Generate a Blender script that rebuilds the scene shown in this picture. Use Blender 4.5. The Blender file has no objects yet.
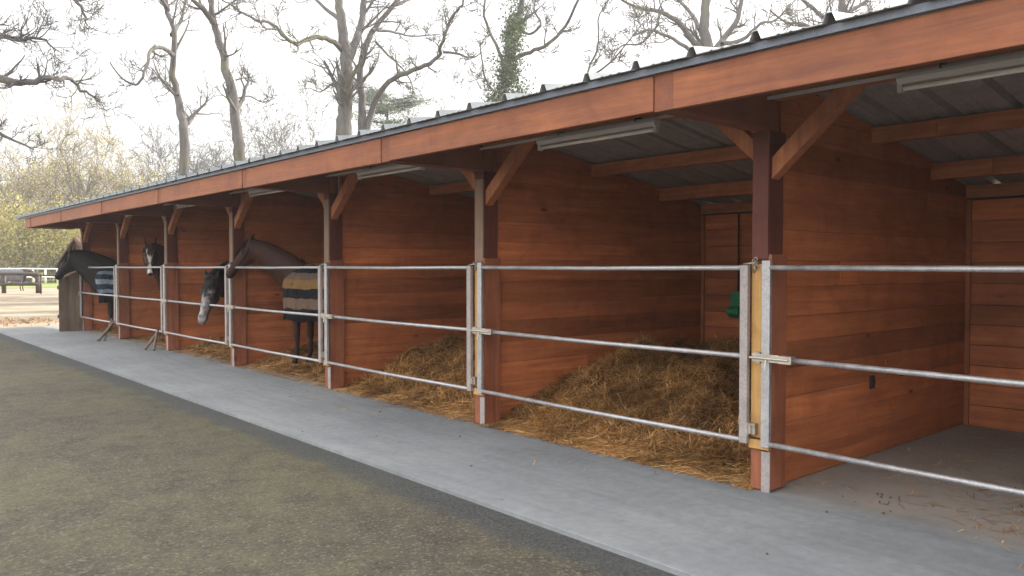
import bpy, bmesh, math, random
from mathutils import Vector, Matrix, noise
R = math.radians
random.seed(7)
sc = bpy.context.scene
C = sc.collection
YAW = R(40.96); PITCH = R(1.5); F = 803.0; CAMZ = 1.45

def at(px, py, Z):
    f = Vector((math.sin(YAW)*math.cos(PITCH), math.cos(YAW)*math.cos(PITCH), -math.sin(PITCH)))
    r = Vector((math.cos(YAW), -math.sin(YAW), 0))
    u = Vector((math.sin(YAW)*math.sin(PITCH), math.cos(YAW)*math.sin(PITCH), math.cos(PITCH)))
    return Vector((0, 0, CAMZ)) + Z*(f + r*((px-512)/F) - u*((py-288)/F))

# ------------------------------------------------------------------ materials
def mat(name, rough=0.8, metal=0.0, spec=0.3):
    m = bpy.data.materials.new(name); m.use_nodes = True
    nt = m.node_tree; b = nt.nodes['Principled BSDF']
    b.inputs['Roughness'].default_value = rough
    b.inputs['Metallic'].default_value = metal
    b.inputs['Specular IOR Level'].default_value = spec
    return m, nt, b
def N(nt, t, **kw):
    n = nt.nodes.new(t)
    for k, v in kw.items(): setattr(n, k, v)
    return n
def ramp(nt, fac, stops, interp='LINEAR'):
    r = N(nt, 'ShaderNodeValToRGB'); cr = r.color_ramp; cr.interpolation = interp
    while len(cr.elements) < len(stops): cr.elements.new(0.5)
    for e, (p, c) in zip(cr.elements, stops):
        e.position = p; e.color = (c[0], c[1], c[2], 1)
    nt.links.new(fac, r.inputs[0]); return r.outputs[0]
def texco(nt, scale=(1, 1, 1), kind='Object', offs=None):
    tc = N(nt, 'ShaderNodeTexCoord'); mp = N(nt, 'ShaderNodeMapping')
    mp.inputs['Scale'].default_value = scale
    nt.links.new(tc.outputs[kind], mp.inputs['Vector'])
    return mp
def noisef(nt, vec, scale, detail=4, rough=0.55, dist=0):
    n = N(nt, 'ShaderNodeTexNoise')
    n.inputs['Scale'].default_value = scale; n.inputs['Detail'].default_value = detail
    n.inputs['Roughness'].default_value = rough; n.inputs['Distortion'].default_value = dist
    nt.links.new(vec, n.inputs['Vector']); return n.outputs['Fac']
def mix(nt, fac, a, b, mode='MIX'):
    m = N(nt, 'ShaderNodeMix', data_type='RGBA', blend_type=mode)
    for sock, v in ((m.inputs['Factor'], fac), (m.inputs['A'], a), (m.inputs['B'], b)):
        pass
    ins = {'f': m.inputs[0], 'a': m.inputs[6], 'b': m.inputs[7]}
    for k, v in (('f', fac), ('a', a), ('b', b)):
        if isinstance(v, (int, float)): ins[k].default_value = v
        elif isinstance(v, tuple): ins[k].default_value = (*v, 1)
        else: nt.links.new(v, ins[k])
    return m.outputs[2]
def mth(nt, op, a, b=0.0, c=None):
    m = N(nt, 'ShaderNodeMath', operation=op)
    for i, v in enumerate((a, b, c)):
        if v is None: continue
        if isinstance(v, (int, float)): m.inputs[i].default_value = v
        else: nt.links.new(v, m.inputs[i])
    return m.outputs[0]
def bump(nt, b, h, strength=0.3, dist=0.01):
    bp = N(nt, 'ShaderNodeBump'); bp.inputs['Strength'].default_value = strength
    bp.inputs['Distance'].default_value = dist
    nt.links.new(h, bp.inputs['Height']); nt.links.new(bp.outputs[0], b.inputs['Normal'])

def wood(name, c1, c2, axis, var=0.5, knots=True, rough=0.62, spec=0.3):
    m, nt, b = mat(name, rough, 0, spec)
    geo = N(nt, 'ShaderNodeNewGeometry'); rnd = geo.outputs['Random Per Island']
    sc_ = [9, 9, 9]; sc_[axis] = 0.55
    mp = texco(nt, tuple(sc_))
    cmb = N(nt, 'ShaderNodeCombineXYZ')
    for i in range(3): nt.links.new(mth(nt, 'MULTIPLY', rnd, 37.0+i*11), cmb.inputs[i])
    nt.links.new(cmb.outputs[0], mp.inputs['Location'])
    g1 = noisef(nt, mp.outputs[0], 1.6, 6, 0.62, 0.6)
    g2 = noisef(nt, mp.outputs[0], 7.0, 3, 0.5, 0.3)
    mp2 = texco(nt, (0.7, 0.7, 0.7)); g3 = noisef(nt, mp2.outputs[0], 1.2, 3)
    base = ramp(nt, g1, [(0.3, c1), (0.52, tuple((x+y)/2 for x, y in zip(c1, c2))), (0.72, c2)])
    tint = ramp(nt, rnd, [(0.0, (1-var*.55,)*3), (0.35, (0.95, .92, .9)), (0.7, (1.05, 1.03, 1.0)), (1.0, (1+var*.5, 1+var*.42, 1+var*.32))])
    base = mix(nt, 1.0, base, tint, 'MULTIPLY')
    st = ramp(nt, g3, [(0.3, (.84, .82, .82)), (0.7, (1.12, 1.1, 1.1))])
    base = mix(nt, 0.8, base, st, 'MULTIPLY')
    fine = ramp(nt, g2, [(0.35, (.78, .76, .74)), (0.6, (1.08, 1.08, 1.08))])
    base = mix(nt, 0.4, base, fine, 'MULTIPLY')
    wear = noisef(nt, mp2.outputs[0], 4.5, 5, .7, .8)
    base = mix(nt, 0.75, base, ramp(nt, wear, [(0.35, (.78, .74, .72)), (0.5, (1, 1, 1)), (0.72, (1.16, 1.18, 1.2))]), 'MULTIPLY')
    if knots:
        ks = [3.2, 3.2, 3.2]; ks[axis] = 1.5
        mk = texco(nt, tuple(ks)); nt.links.new(cmb.outputs[0], mk.inputs['Location'])
        v = N(nt, 'ShaderNodeTexVoronoi'); v.inputs['Scale'].default_value = 1.0
        nt.links.new(mk.outputs[0], v.inputs['Vector'])
        kf = ramp(nt, v.outputs['Distance'], [(0.035, (1, 1, 1)), (0.085, (0, 0, 0))])
        base = mix(nt, mth(nt, 'MULTIPLY', kf, 0.75), base, tuple(x*0.22 for x in c1))
    nt.links.new(base, b.inputs['Base Color'])
    nt.links.new(ramp(nt, g1, [(0.3, (rough-.1,)*3), (0.7, (rough+.16,)*3)]), b.inputs['Roughness'])
    bump(nt, b, mth(nt, 'ADD', g1, mth(nt, 'MULTIPLY', g2, .5)), 0.35, 0.006)
    return m

M = {}
RED1, RED2 = (0.24, 0.074, 0.029), (0.43, 0.148, 0.055)
for ax, nm in enumerate('xyz'):
    M['red_'+nm] = wood('stained_boards_'+nm, RED1, RED2, ax, 0.85)
    M['beam_'+nm] = wood('beam_timber_'+nm, (0.17, 0.054, 0.025), (0.33, 0.124, 0.055), ax, 0.7)
M['inner_y'] = wood('purlin_timber', (0.27, 0.092, 0.040), (0.46, 0.19, 0.085), 1, 0.4)
M['inner_z'] = wood('brace_timber', (0.27, 0.092, 0.040), (0.46, 0.19, 0.085), 2, 0.4)
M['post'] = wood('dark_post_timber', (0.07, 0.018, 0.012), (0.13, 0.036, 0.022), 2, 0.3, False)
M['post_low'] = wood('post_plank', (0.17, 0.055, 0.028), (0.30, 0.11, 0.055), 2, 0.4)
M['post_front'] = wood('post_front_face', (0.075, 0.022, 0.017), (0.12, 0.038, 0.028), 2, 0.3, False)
M['pale'] = wood('lit_face_and_sapling', (0.14, 0.088, 0.062), (0.23, 0.155, 0.112), 2, 0.4)  # skylight on the post fronts is painted into this tone; sapling trunks share it
M['yellow'] = wood('yellow_pine', (0.42, 0.235, 0.075), (0.56, 0.35, 0.14), 2, 0.3)
M['brown_end'] = wood('weathered_planks', (0.065, 0.047, 0.036), (0.13, 0.098, 0.072), 2, 0.5)
M['rafter_end'] = wood('rafter_timber', (0.15, 0.05, 0.028), (0.24, 0.085, 0.042), 0, 0.4, False)
M['hut'] = wood('hut_boards', (0.05, 0.022, 0.014), (0.09, 0.04, 0.025), 2, 0.4, False)
M['logwood'] = wood('old_rail_timber', (0.028, 0.020, 0.017), (0.06, 0.045, 0.036), 0, 0.4, False)
M['stick'] = wood('grey_stick', (0.09, 0.07, 0.06), (0.2, 0.16, 0.14), 2, 0.4, False)

def galv(name, c, rough=0.42, metal=0.75):
    m, nt, b = mat(name, rough, metal, 0.5)
    mp = texco(nt); v = N(nt, 'ShaderNodeTexVoronoi'); v.inputs['Scale'].default_value = 90
    nt.links.new(mp.outputs[0], v.inputs['Vector'])
    n = noisef(nt, mp.outputs[0], 9, 5, .6)
    sp = N(nt, 'ShaderNodeSeparateColor'); nt.links.new(v.outputs['Color'], sp.inputs[0])
    k = mth(nt, 'MULTIPLY_ADD', sp.outputs[0], .25, n)
    col = ramp(nt, k, [(0.35, tuple(x*.72 for x in c)), (0.8, tuple(min(1, x*1.18) for x in c))])
    nt.links.new(col, b.inputs['Base Color'])
    nt.links.new(ramp(nt, n, [(0.3, (rough-.08,)*3), (0.7, (rough+.2,)*3)]), b.inputs['Roughness'])
    return m
M['galv'] = galv('galvanised_steel', (0.38, 0.365, 0.37), .5, .8)
M['galv_dull'] = galv('dull_galvanised', (0.30, 0.265, 0.255), 0.55, 0.4)
M['bolt'] = galv('zinc_fitting', (0.40, 0.36, 0.31), 0.4, 0.8)
M['under'] = galv('roof_sheet', (0.34, 0.35, 0.36), 0.5, 0.35)
M['roof_top'] = galv('weathered_roof_coat', (0.085, 0.10, 0.115), 0.55, 0.3)
M['trim'] = galv('eave_trim', (0.125, 0.14, 0.17), 0.5, 0.3)
M['fixture'] = mat('white_fixture', 0.5)[0]; M['fixture'].node_tree.nodes['Principled BSDF'].inputs['Base Color'].default_value = (.5, .46, .44, 1)
M['tube'] = mat('tube_glass', 0.15)[0]; M['tube'].node_tree.nodes['Principled BSDF'].inputs['Base Color'].default_value = (.82, .80, .78, 1)
def plain(name, c, rough=.7, nscale=20, amt=.25, spec=.3):
    m, nt, b = mat(name, rough, 0, spec)
    mp = texco(nt); n = noisef(nt, mp.outputs[0], nscale, 4)
    nt.links.new(ramp(nt, n, [(0.3, tuple(x*(1-amt) for x in c)), (0.7, tuple(min(1, x*(1+amt)) for x in c))]), b.inputs['Base Color'])
    bump(nt, b, n, .2, .01)
    return m
M['green_plastic'] = plain('green_plastic', (0.02, 0.16, 0.07), .45)
M['dark_iron'] = plain('dark_iron', (0.03, 0.02, 0.02), .5)
M['white_paint'] = plain('white_paint', (0.62, 0.60, 0.55), .6)
M['leather'] = plain('leather', (0.03, 0.017, 0.012), .5)
M['hoof'] = plain('hoof', (0.04, 0.035, 0.03), .6)
M['hair_black'] = plain('black_hair', (0.012, 0.010, 0.010), .65, 60, .4)
M['hair_brown'] = plain('brown_hair', (0.03, 0.014, 0.009), .65, 60, .4)
M['hay'] = plain('dry_hay', (.34, .30, .22), .9)
M['eye'] = plain('eye', (0.01, 0.006, 0.004), .12, 5, .1, .6)

def concrete():
    m, nt, b = mat('concrete', .85, 0, .25)
    mp = texco(nt)
    a = noisef(nt, mp.outputs[0], .55, 6, .6); f = noisef(nt, mp.outputs[0], 14, 5, .65)
    mp3 = texco(nt, (5, .5, 1)); s = noisef(nt, mp3.outputs[0], 1.6, 5, .65, .4)
    g = noisef(nt, mp.outputs[0], 160, 2)
    c = ramp(nt, a, [(0.28, (.146, .153, .162)), (0.5, (.184, .192, .201)), (0.74, (.234, .240, .244))])
    c = mix(nt, .75, c, ramp(nt, f, [(0.3, (.82, .82, .82)), (0.7, (1.12, 1.12, 1.12))]), 'MULTIPLY')
    c = mix(nt, .7, c, ramp(nt, s, [(0.3, (.84, .83, .82)), (0.6, (1.06, 1.06, 1.06))]), 'MULTIPLY')
    c = mix(nt, .6, c, ramp(nt, g, [(0.35, (.8, .8, .8)), (0.65, (1.12, 1.12, 1.12))]), 'MULTIPLY')
    v = N(nt, 'ShaderNodeTexVoronoi'); v.inputs['Scale'].default_value = 2.6; nt.links.new(mp.outputs[0], v.inputs['Vector'])
    spot = ramp(nt, v.outputs['Distance'], [(0.03, (1, 1, 1)), (0.055, (0, 0, 0))])
    c = mix(nt, mth(nt, 'MULTIPLY', spot, .55), c, (.08, .075, .07))
    # muddy scuffing inside the boxes
    sx = N(nt, 'ShaderNodeSeparateXYZ'); nt.links.new(mp.outputs[0], sx.inputs[0])
    edge = mth(nt, 'ADD', sx.outputs[0], mth(nt, 'MULTIPLY', noisef(nt, mp.outputs[0], 1.1, 4), .35))
    step = ramp(nt, mth(nt, 'SUBTRACT', edge, 4.4), [(.35, (0, 0, 0)), (.62, (1, 1, 1))])
    inside = mth(nt, 'MULTIPLY', step, ramp(nt, noisef(nt, mp.outputs[0], 2.2, 6, .7), [(0.3, (.5, .5, .5)), (0.62, (1, 1, 1))]))
    c = mix(nt, mth(nt, 'MULTIPLY', inside, .8), c, (.31, .255, .205))
    nt.links.new(c, b.inputs['Base Color'])
    bump(nt, b, mth(nt, 'ADD', f, mth(nt, 'MULTIPLY', g, .4)), .35, .006)
    return m
M['concrete'] = concrete()
def asphalt():
    m, nt, b = mat('mossy_asphalt', .92, 0, .2)
    mp = texco(nt)
    a = noisef(nt, mp.outputs[0], .45, 6, .62); a2 = noisef(nt, mp.outputs[0], 3.5, 8, .75)
    v = N(nt, 'ShaderNodeTexVoronoi'); v.inputs['Scale'].default_value = 75; nt.links.new(mp.outputs[0], v.inputs['Vector'])
    v2 = N(nt, 'ShaderNodeTexVoronoi'); v2.inputs['Scale'].default_value = 22; nt.links.new(mp.outputs[0], v2.inputs['Vector'])
    sp = N(nt, 'ShaderNodeSeparateColor'); nt.links.new(v.outputs['Color'], sp.inputs[0])
    sp2 = N(nt, 'ShaderNodeSeparateColor'); nt.links.new(v2.outputs['Color'], sp2.inputs[0])
    stone = ramp(nt, sp.outputs[0], [(0.0, (.046, .040, .034)), (0.5, (.068, .059, .050)), (0.86, (.092, .080, .068)), (1, (.175, .155, .13))])
    moss = ramp(nt, sp.outputs[1], [(0.0, (.064, .062, .040)), (1, (.115, .106, .062))])
    mf = ramp(nt, mth(nt, 'ADD', mth(nt, 'MULTIPLY', a, .6), mth(nt, 'MULTIPLY', a2, .4)), [(0.38, (.15, .15, .15)), (0.62, (.8, .8, .8))])
    c = mix(nt, mf, stone, moss)
    big = ramp(nt, sp2.outputs[2], [(0.93, (0, 0, 0)), (0.95, (1, 1, 1))])
    bd = ramp(nt, v2.outputs['Distance'], [(0.2, (1, 1, 1)), (0.28, (0, 0, 0))])
    c = mix(nt, mth(nt, 'MULTIPLY', mth(nt, 'MULTIPLY', big, bd), .45), c, (.19, .165, .12))
    c = mix(nt, .8, c, ramp(nt, noisef(nt, mp.outputs[0], .22, 3), [(0.35, (.70, .69, .69)), (0.65, (1.04, 1.02, .98))]), 'MULTIPLY')
    c = mix(nt, .8, c, ramp(nt, a2, [(0.36, (.74, .73, .73)), (0.5, (1, 1, 1)), (0.66, (1.22, 1.19, 1.12))]), 'MULTIPLY')
    # dark grey band beside the slab
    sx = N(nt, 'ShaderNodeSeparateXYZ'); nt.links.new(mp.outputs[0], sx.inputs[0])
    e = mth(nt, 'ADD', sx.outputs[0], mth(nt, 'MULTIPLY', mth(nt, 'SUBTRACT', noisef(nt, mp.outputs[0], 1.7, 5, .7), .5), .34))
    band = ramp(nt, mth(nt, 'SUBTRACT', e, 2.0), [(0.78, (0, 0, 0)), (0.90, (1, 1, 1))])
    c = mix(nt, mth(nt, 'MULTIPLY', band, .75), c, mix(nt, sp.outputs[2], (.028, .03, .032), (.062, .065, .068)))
    nt.links.new(c, b.inputs['Base Color'])
    bump(nt, b, mth(nt, 'ADD', v.outputs['Distance'], a2), .4, .007)
    return m
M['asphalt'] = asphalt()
def groundmat(name, cs, s1=.5, s2=20):
    m, nt, b = mat(name, .95, 0, .1)
    mp = texco(nt); a = noisef(nt, mp.outputs[0], s1, 6, .65); f = noisef(nt, mp.outputs[0], s2, 4, .6)
    c = ramp(nt, a, [(0.3, cs[0]), (0.5, cs[1]), (0.7, cs[2])])
    c = mix(nt, .8, c, ramp(nt, f, [(0.3, (.75, .75, .75)), (0.7, (1.2, 1.2, 1.2))]), 'MULTIPLY')
    nt.links.new(c, b.inputs['Base Color']); bump(nt, b, f, .5, .03)
    return m
M['sand'] = groundmat('sandy_ground', [(.16, .125, .09), (.235, .195, .145), (.30, .255, .20)])
M['grassg'] = groundmat('grass_ground', [(.10, .13, .04), (.16, .19, .06), (.22, .21, .09)], .3, 8)
def island(name, stops, rough=.8, trans=0.0):
    m, nt, b = mat(name, rough, 0, .25)
    geo = N(nt, 'ShaderNodeNewGeometry')
    c = ramp(nt, geo.outputs['Random Per Island'], stops)
    nt.links.new(c, b.inputs['Base Color'])
    if trans:
        tr = N(nt, 'ShaderNodeBsdfTranslucent'); nt.links.new(c, tr.inputs[0])
        mx = N(nt, 'ShaderNodeMixShader'); mx.inputs[0].default_value = trans
        nt.links.new(b.outputs[0], mx.inputs[1]); nt.links.new(tr.outputs[0], mx.inputs[2])
        nt.links.new(mx.outputs[0], nt.nodes['Material Output'].inputs[0])
    return m
M['straw'] = island('straw', [(0, (.11, .05, .019)), (.35, (.30, .15, .055)), (.8, (.50, .28, .105)), (1, (.68, .47, .22))], .6)
_nt = M['straw'].node_tree; _b = _nt.nodes['Principled BSDF']; _src = _b.inputs['Base Color'].links[0].from_socket
_n = noisef(_nt, texco(_nt).outputs[0], 1.5, 5, .65)
_nt.links.new(mix(_nt, 1.0, _src, ramp(_nt, _n, [(.36, (.5, .45, .42)), (.5, (1.0, .98, .95)), (.64, (1.4, 1.38, 1.35))]), 'MULTIPLY'), _b.inputs['Base Color'])
M['straw_base'] = groundmat('straw_base', [(.06, .03, .013), (.12, .062, .025), (.18, .095, .04)], 3, 40)
M['leaf_ivy'] = island('ivy_leaves', [(0, (.03, .05, .02)), (.6, (.055, .085, .03)), (1, (.10, .125, .05))], .5, .3)
M['leaf_cedar'] = island('cedar_needles', [(0, (.04, .055, .035)), (1, (.09, .11, .06))], .7, .2)
M['leaf_spring'] = island('spring_leaves', [(0, (.28, .22, .07)), (.5, (.42, .35, .11)), (1, (.52, .45, .18))], .7, .45)
M['leaf_wood'] = island('woodland_leaves', [(0, (.20, .17, .045)), (.5, (.38, .33, .09)), (1, (.50, .44, .15))], .7, .45)
M['leaf_dead'] = island('dead_leaves', [(0, (.10, .06, .03)), (1, (.26, .16, .08))], .8)
def bark(name, c1, c2):
    m, nt, b = mat(name, .9, 0, .15)
    mp = texco(nt, (3, 3, .8)); a = noisef(nt, mp.outputs[0], 1.5, 6, .7); mp2 = texco(nt); d = noisef(nt, mp2.outputs[0], .5, 3)
    c = ramp(nt, a, [(0.3, c1), (0.7, c2)])
    c = mix(nt, ramp(nt, d, [(.5, (0, 0, 0)), (.66, (.6, .6, .6))]), c, (.095, .095, .045))
    nt.links.new(c, b.inputs['Base Color']); bump(nt, b, a, .6, .05)
    return m
M['bark'] = bark('oak_bark', (.038, .035, .036), (.115, .105, .103))
M['bark_far'] = bark('far_bark', (.10, .083, .062), (.22, .18, .13))

# ------------------------------------------------------------------ mesh helpers
def tag(o, label=None, cat=None, group=None, kind=None):
    if label: o['label'] = label
    if cat: o['category'] = cat
    if group: o['group'] = group
    if kind: o['kind'] = kind
    return o
def empty(name, loc, label, cat, group=None):
    o = bpy.data.objects.new(name, None); o.empty_display_size = .2
    C.objects.link(o); o.location = loc
    return tag(o, label, cat, group)
def root_loc(o):
    v = Vector(o.location)
    while o.parent: o = o.parent; v += Vector(o.location)
    return v
class MB:
    def __init__(s): s.v = []; s.f = []
    def box(s, x0, x1, y0, y1, z0, z1):
        n = len(s.v)
        s.v += [(x0,y0,z0),(x1,y0,z0),(x1,y1,z0),(x0,y1,z0),(x0,y0,z1),(x1,y0,z1),(x1,y1,z1),(x0,y1,z1)]
        s.f += [tuple(n+i for i in q) for q in ((3,2,1,0),(4,5,6,7),(0,1,5,4),(1,2,6,5),(2,3,7,6),(3,0,4,7))]
        return s
    def prism(s, poly, axis, a, b):
        """poly: 2D points in the plane normal to axis (0:x,1:y,2:z); extruded a..b"""
        n = len(s.v); k = len(poly)
        def P(u, w, t): return {0: (t,u,w), 1: (u,t,w), 2: (u,w,t)}[axis]
        s.v += [P(u, w, a) for u, w in poly] + [P(u, w, b) for u, w in poly]
        s.f += [tuple(range(n, n+k)), tuple(range(n+2*k-1, n+k-1, -1))]
        s.f += [(n+i, n+k+i, n+k+(i+1)%k, n+(i+1)%k) for i in range(k)]
        return s
    def tube(s, pts, rads, sides=6, cap=True, flat=1.0):
        pts = [Vector(p) for p in pts]
        if isinstance(rads, (int, float)): rads = [rads]*len(pts)
        n0 = len(s.v); up = None
        for i, p in enumerate(pts):
            d = (pts[min(i+1, len(pts)-1)] - pts[max(i-1, 0)])
            if d.length < 1e-9: d = Vector((0,0,1))
            d.normalize()
            if up is None:
                up = Vector((0,0,1)) if abs(d.z) < .9 else Vector((1,0,0))
            a = d.cross(up)
            if a.length < 1e-6: a = d.orthogonal()
            a.normalize(); up = a.cross(d).normalized()
            for j in range(sides):
                t = 2*math.pi*j/sides
                s.v.append(tuple(p + a*(math.cos(t)*rads[i]) + up*(math.sin(t)*rads[i]*flat)))
        for i in range(len(pts)-1):
            for j in range(sides):
                k = (j+1) % sides; b = n0+i*sides
                s.f.append((b+j, b+k, b+sides+k, b+sides+j))
        if cap:
            s.f.append(tuple(n0+j for j in range(sides-1, -1, -1)))
            e = n0+(len(pts)-1)*sides
            s.f.append(tuple(e+j for j in range(sides)))
        return s
    def build(s, name, m, parent=None, smooth=False, bevel=0):
        me = bpy.data.meshes.new(name)
        off = root_loc(parent) if parent else Vector((0,0,0))
        vs = [(v[0]-off.x, v[1]-off.y, v[2]-off.z) for v in s.v] if parent else s.v
        me.from_pydata(vs, [], s.f); me.update()
        bm = bmesh.new(); bm.from_mesh(me)
        bmesh.ops.recalc_face_normals(bm, faces=bm.faces[:]); bm.to_mesh(me); bm.free()
        me.materials.append(m)
        if smooth:
            for p in me.polygons: p.use_smooth = True
        o = bpy.data.objects.new(name, me); C.objects.link(o)
        if parent: o.parent = parent
        if bevel:
            b = o.modifiers.new('bevel', 'BEVEL'); b.width = bevel; b.segments = 2; b.limit_method = 'ANGLE'
        return o
def copy_tree(o, parent=None):
    c = o.copy(); C.objects.link(c); c.parent = parent
    for ch in list(o.children): copy_tree(ch, c)
    return c

# ------------------------------------------------------------------ setting
def sheet(name, x0, x1, y0, y1, z, m, nx=1, ny=1, jit=0):
    b = MB()
    for j in range(ny+1):
        for i in range(nx+1):
            b.v.append((x0+(x1-x0)*i/nx, y0+(y1-y0)*j/ny, z))
    for j in range(ny):
        for i in range(nx):
            a = j*(nx+1)+i; b.f.append((a, a+1, a+nx+2, a+nx+1))
    return tag(b.build(name, m), kind='structure')
sheet('ground', -600, 900, -600, 900, -.06, M['sand'])
# yard with a wavering far end
b = MB(); pts = [(-14, -14), (3.11, -14)]
pts += [(3.11, 21.6)] + [(3.0-i*1.2, 21.9+.35*math.sin(i*1.7)+.2*math.sin(i*4.1)) for i in range(14)] + [(-14, 21.5)]
b.v = [(x, y, -.03) for x, y in pts]; b.f = [tuple(range(len(pts)))]
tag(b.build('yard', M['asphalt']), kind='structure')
b = MB(); b.box(3.10, 8.25, -6.2, 22.3, -.2, 0)
o = b.build('pavement', M['concrete'], bevel=.004); tag(o, kind='structure')
g = MB(); A = [at(-260, 299, 34), at(1300, 299, 34)]
p = [(-120, 60), (-40, 63), (-6, 65), (4, 64.5), (14, 66), (60, 69), (300, 80), (500, 500), (-400, 500), (-300, 60)]
g.v = [(x, y, -.045) for x, y in p]; g.f = [tuple(range(len(p)))]
tag(g.build('meadow', M['grassg']), kind='structure')

# ------------------------------------------------------------------ stable
PX = 4.66; PY0 = 2.86; DY = 2.9
ys = {k: PY0 + DY*k for k in range(-2, 7)}
def zu(X): return 2.565+.1375*(X-3.55) if X < 4.75 else 2.73-.16*(X-4.75)
stable = empty('horse_stable', (PX, 8.66, 0), 'long open-fronted timber horse stable with red-brown board walls under a grey ribbed metal roof', 'stable')
Y_A, Y_B = ys[-2]-.5, 20.85

# roof sheet
def roof():
    b = MB(); prof = []
    p = .383; y = 3.0 - p*math.ceil((3.0-Y_A+.1)/p); yend = 21.75
    prof.append((y-.15, 0))
    while y < yend:
        prof += [(y-.034, 0), (y-.014, .045), (y+.014, .045), (y+.034, 0)]
        for q in (.33, .5, .67):
            yy = y+p*q
            prof += [(yy-.012, 0), (yy, .006), (yy+.012, 0)]
        y += p
    xs = [3.53, 4.75, 8.35]; t = .004
    for x in xs:
        for (yy, h) in prof: b.v.append((x, yy, zu(x)+.012+h))
    n = len(prof)
    for x in xs:
        for (yy, h) in prof: b.v.append((x, yy, zu(x)+.012+h-t))
    for i in range(2):
        for j in range(n-1):
            a = i*n+j; b.f.append((a, a+1, a+n+1, a+n))
            c = (i+3)*n+j; b.f.append((c, c+n, c+n+1, c+1))
    for j in range(n-1):
        b.f.append((j, 3*n+j, 3*n+j+1, j+1)); b.f.append((2*n+j, 2*n+j+1, 5*n+j+1, 5*n+j))
    b.f.append((0, n, 4*n, 3*n)); b.f.append((n, 2*n, 5*n, 4*n))
    e = n-1
    b.f.append((e, 3*n+e, 4*n+e, n+e)); b.f.append((n+e, 4*n+e, 5*n+e, 2*n+e))
    o = b.build('roof', M['under'], stable); o.data.materials.append(M['roof_top'])
    for p_ in o.data.polygons:
        if p_.normal.z > .05: p_.material_index = 1
    return o
rf = roof()
MB().prism([(3.575, 2.534), (3.599, 2.534), (3.599, 2.572), (3.575, 2.572)], 1, Y_A, 21.6).build('eave_trim', M['trim'], stable)
# fascia boards between rafter ends
for k in range(-2, 6):
    y0, y1 = ys[k]+.07, ys[k+1]-.07
    MB().box(3.60, 3.645, y0, y1, 2.328+random.uniform(-.006, .006), 2.530).build('fascia_board', M['beam_y'], stable, bevel=.004)
MB().box(3.60, 3.645, ys[6]+.07, Y_B, 2.33, 2.530).build('fascia_board', M['beam_y'], stable, bevel=.004)
for k in range(-2, 7):
    y = ys[k]
    MB().prism([(3.608, 2.325), (4.60, 2.325), (4.60, zu(4.6)-.005), (3.608, zu(3.608)-.006)], 1, y-.066, y+.066).build('rafter', M['rafter_end'], stable, bevel=.004)
MB().prism([(3.608, 2.325), (4.60, 2.325), (4.60, zu(4.6)-.005), (3.608, zu(3.608)-.006)], 1, Y_B-.03, Y_B+.05).build('rafter', M['rafter_end'], stable)
# ridge beam and purlins
def beam(name, x0, x1, z0, z1, y0=Y_A, y1=Y_B):
    b = MB(); y = y0
    while y < y1-.01:
        e = min(y1, y + DY*2)
        b.box(x0, x1, y, e-.003, z0, z1); y = e
    return b.build(name, M['inner_y'], stable, bevel=.004)
beam('ridge_beam', 4.60, 4.74, 2.525, 2.72)
beam('purlin', 6.06, 6.14, 2.385, zu(6.14)-.004)
beam('purlin', 7.16, 7.24, 2.19, zu(7.24)-.004)
beam('wall_plate', 8.04, 8.12, 2.0, zu(8.12)+.009, Y_A, Y_B)

def wallx(k, y, m, name='partition'):
    """board partition running along x at this y"""
    b = MB(); z = .012; hh = .188; rnd = random.Random(k*13+5)
    while z < 2.68:
        h = hh*rnd.uniform(.9, 1.1); z1 = min(z+h, 2.70)
        def xm(zz): return min(7.955, 4.75+(2.725-zz)/.16)
        xa, xb = xm(z+.001), xm(z1-.004)
        j = rnd.uniform(-.003, .003)
        if xb > 4.86:
            xs = 4.785
            cut = rnd.uniform(5.6, 7.2) if rnd.random() < .3 else None
            if cut and xb > cut+.3:
                b.prism([(xs, z), (cut-.002, z), (cut-.002, z1-.005), (xs, z1-.004)], 1, y-.03+j, y+.03+j)
                b.prism([(cut+.002, z), (xa, z), (xb, z1-.005), (cut+.002, z1-.005)], 1, y-.032+j, y+.032+j)
            else:
                b.prism([(xs, z), (xa, z), (xb, z1-.005), (xs, z1-.004)], 1, y-.03+j, y+.03+j)
        z = z1
    o = b.build(name, m, stable, bevel=.003)
    MB().prism([(4.79, .005), (7.95, .005), (7.95, 2.19), (4.95, 2.67), (4.79, 2.67)], 1, y-.025, y+.025).build('partition_core', M['post_low'], o)
    return o
for k in range(-2, 7):
    w = wallx(k, ys[k], M['red_x'])
    if k == 0:
        for (x, z) in ((6.1, .57), (6.62, .60)):
            mb = MB(); s = 1 if x < 6.3 else .55
            mb.box(x-.035*s, x+.035*s, ys[0]-.048, ys[0]-.036, z-.05*s, z+.05*s)
            mb.tube([(x, ys[0]-.052, z+.03*s), (x+.02*s, ys[0]-.055, z), (x, ys[0]-.052, z-.03*s), (x-.02*s, ys[0]-.055, z), (x, ys[0]-.052, z+.03*s)], .004, 5)
            mb.build('tie_ring', M['dark_iron'], w)
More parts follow.
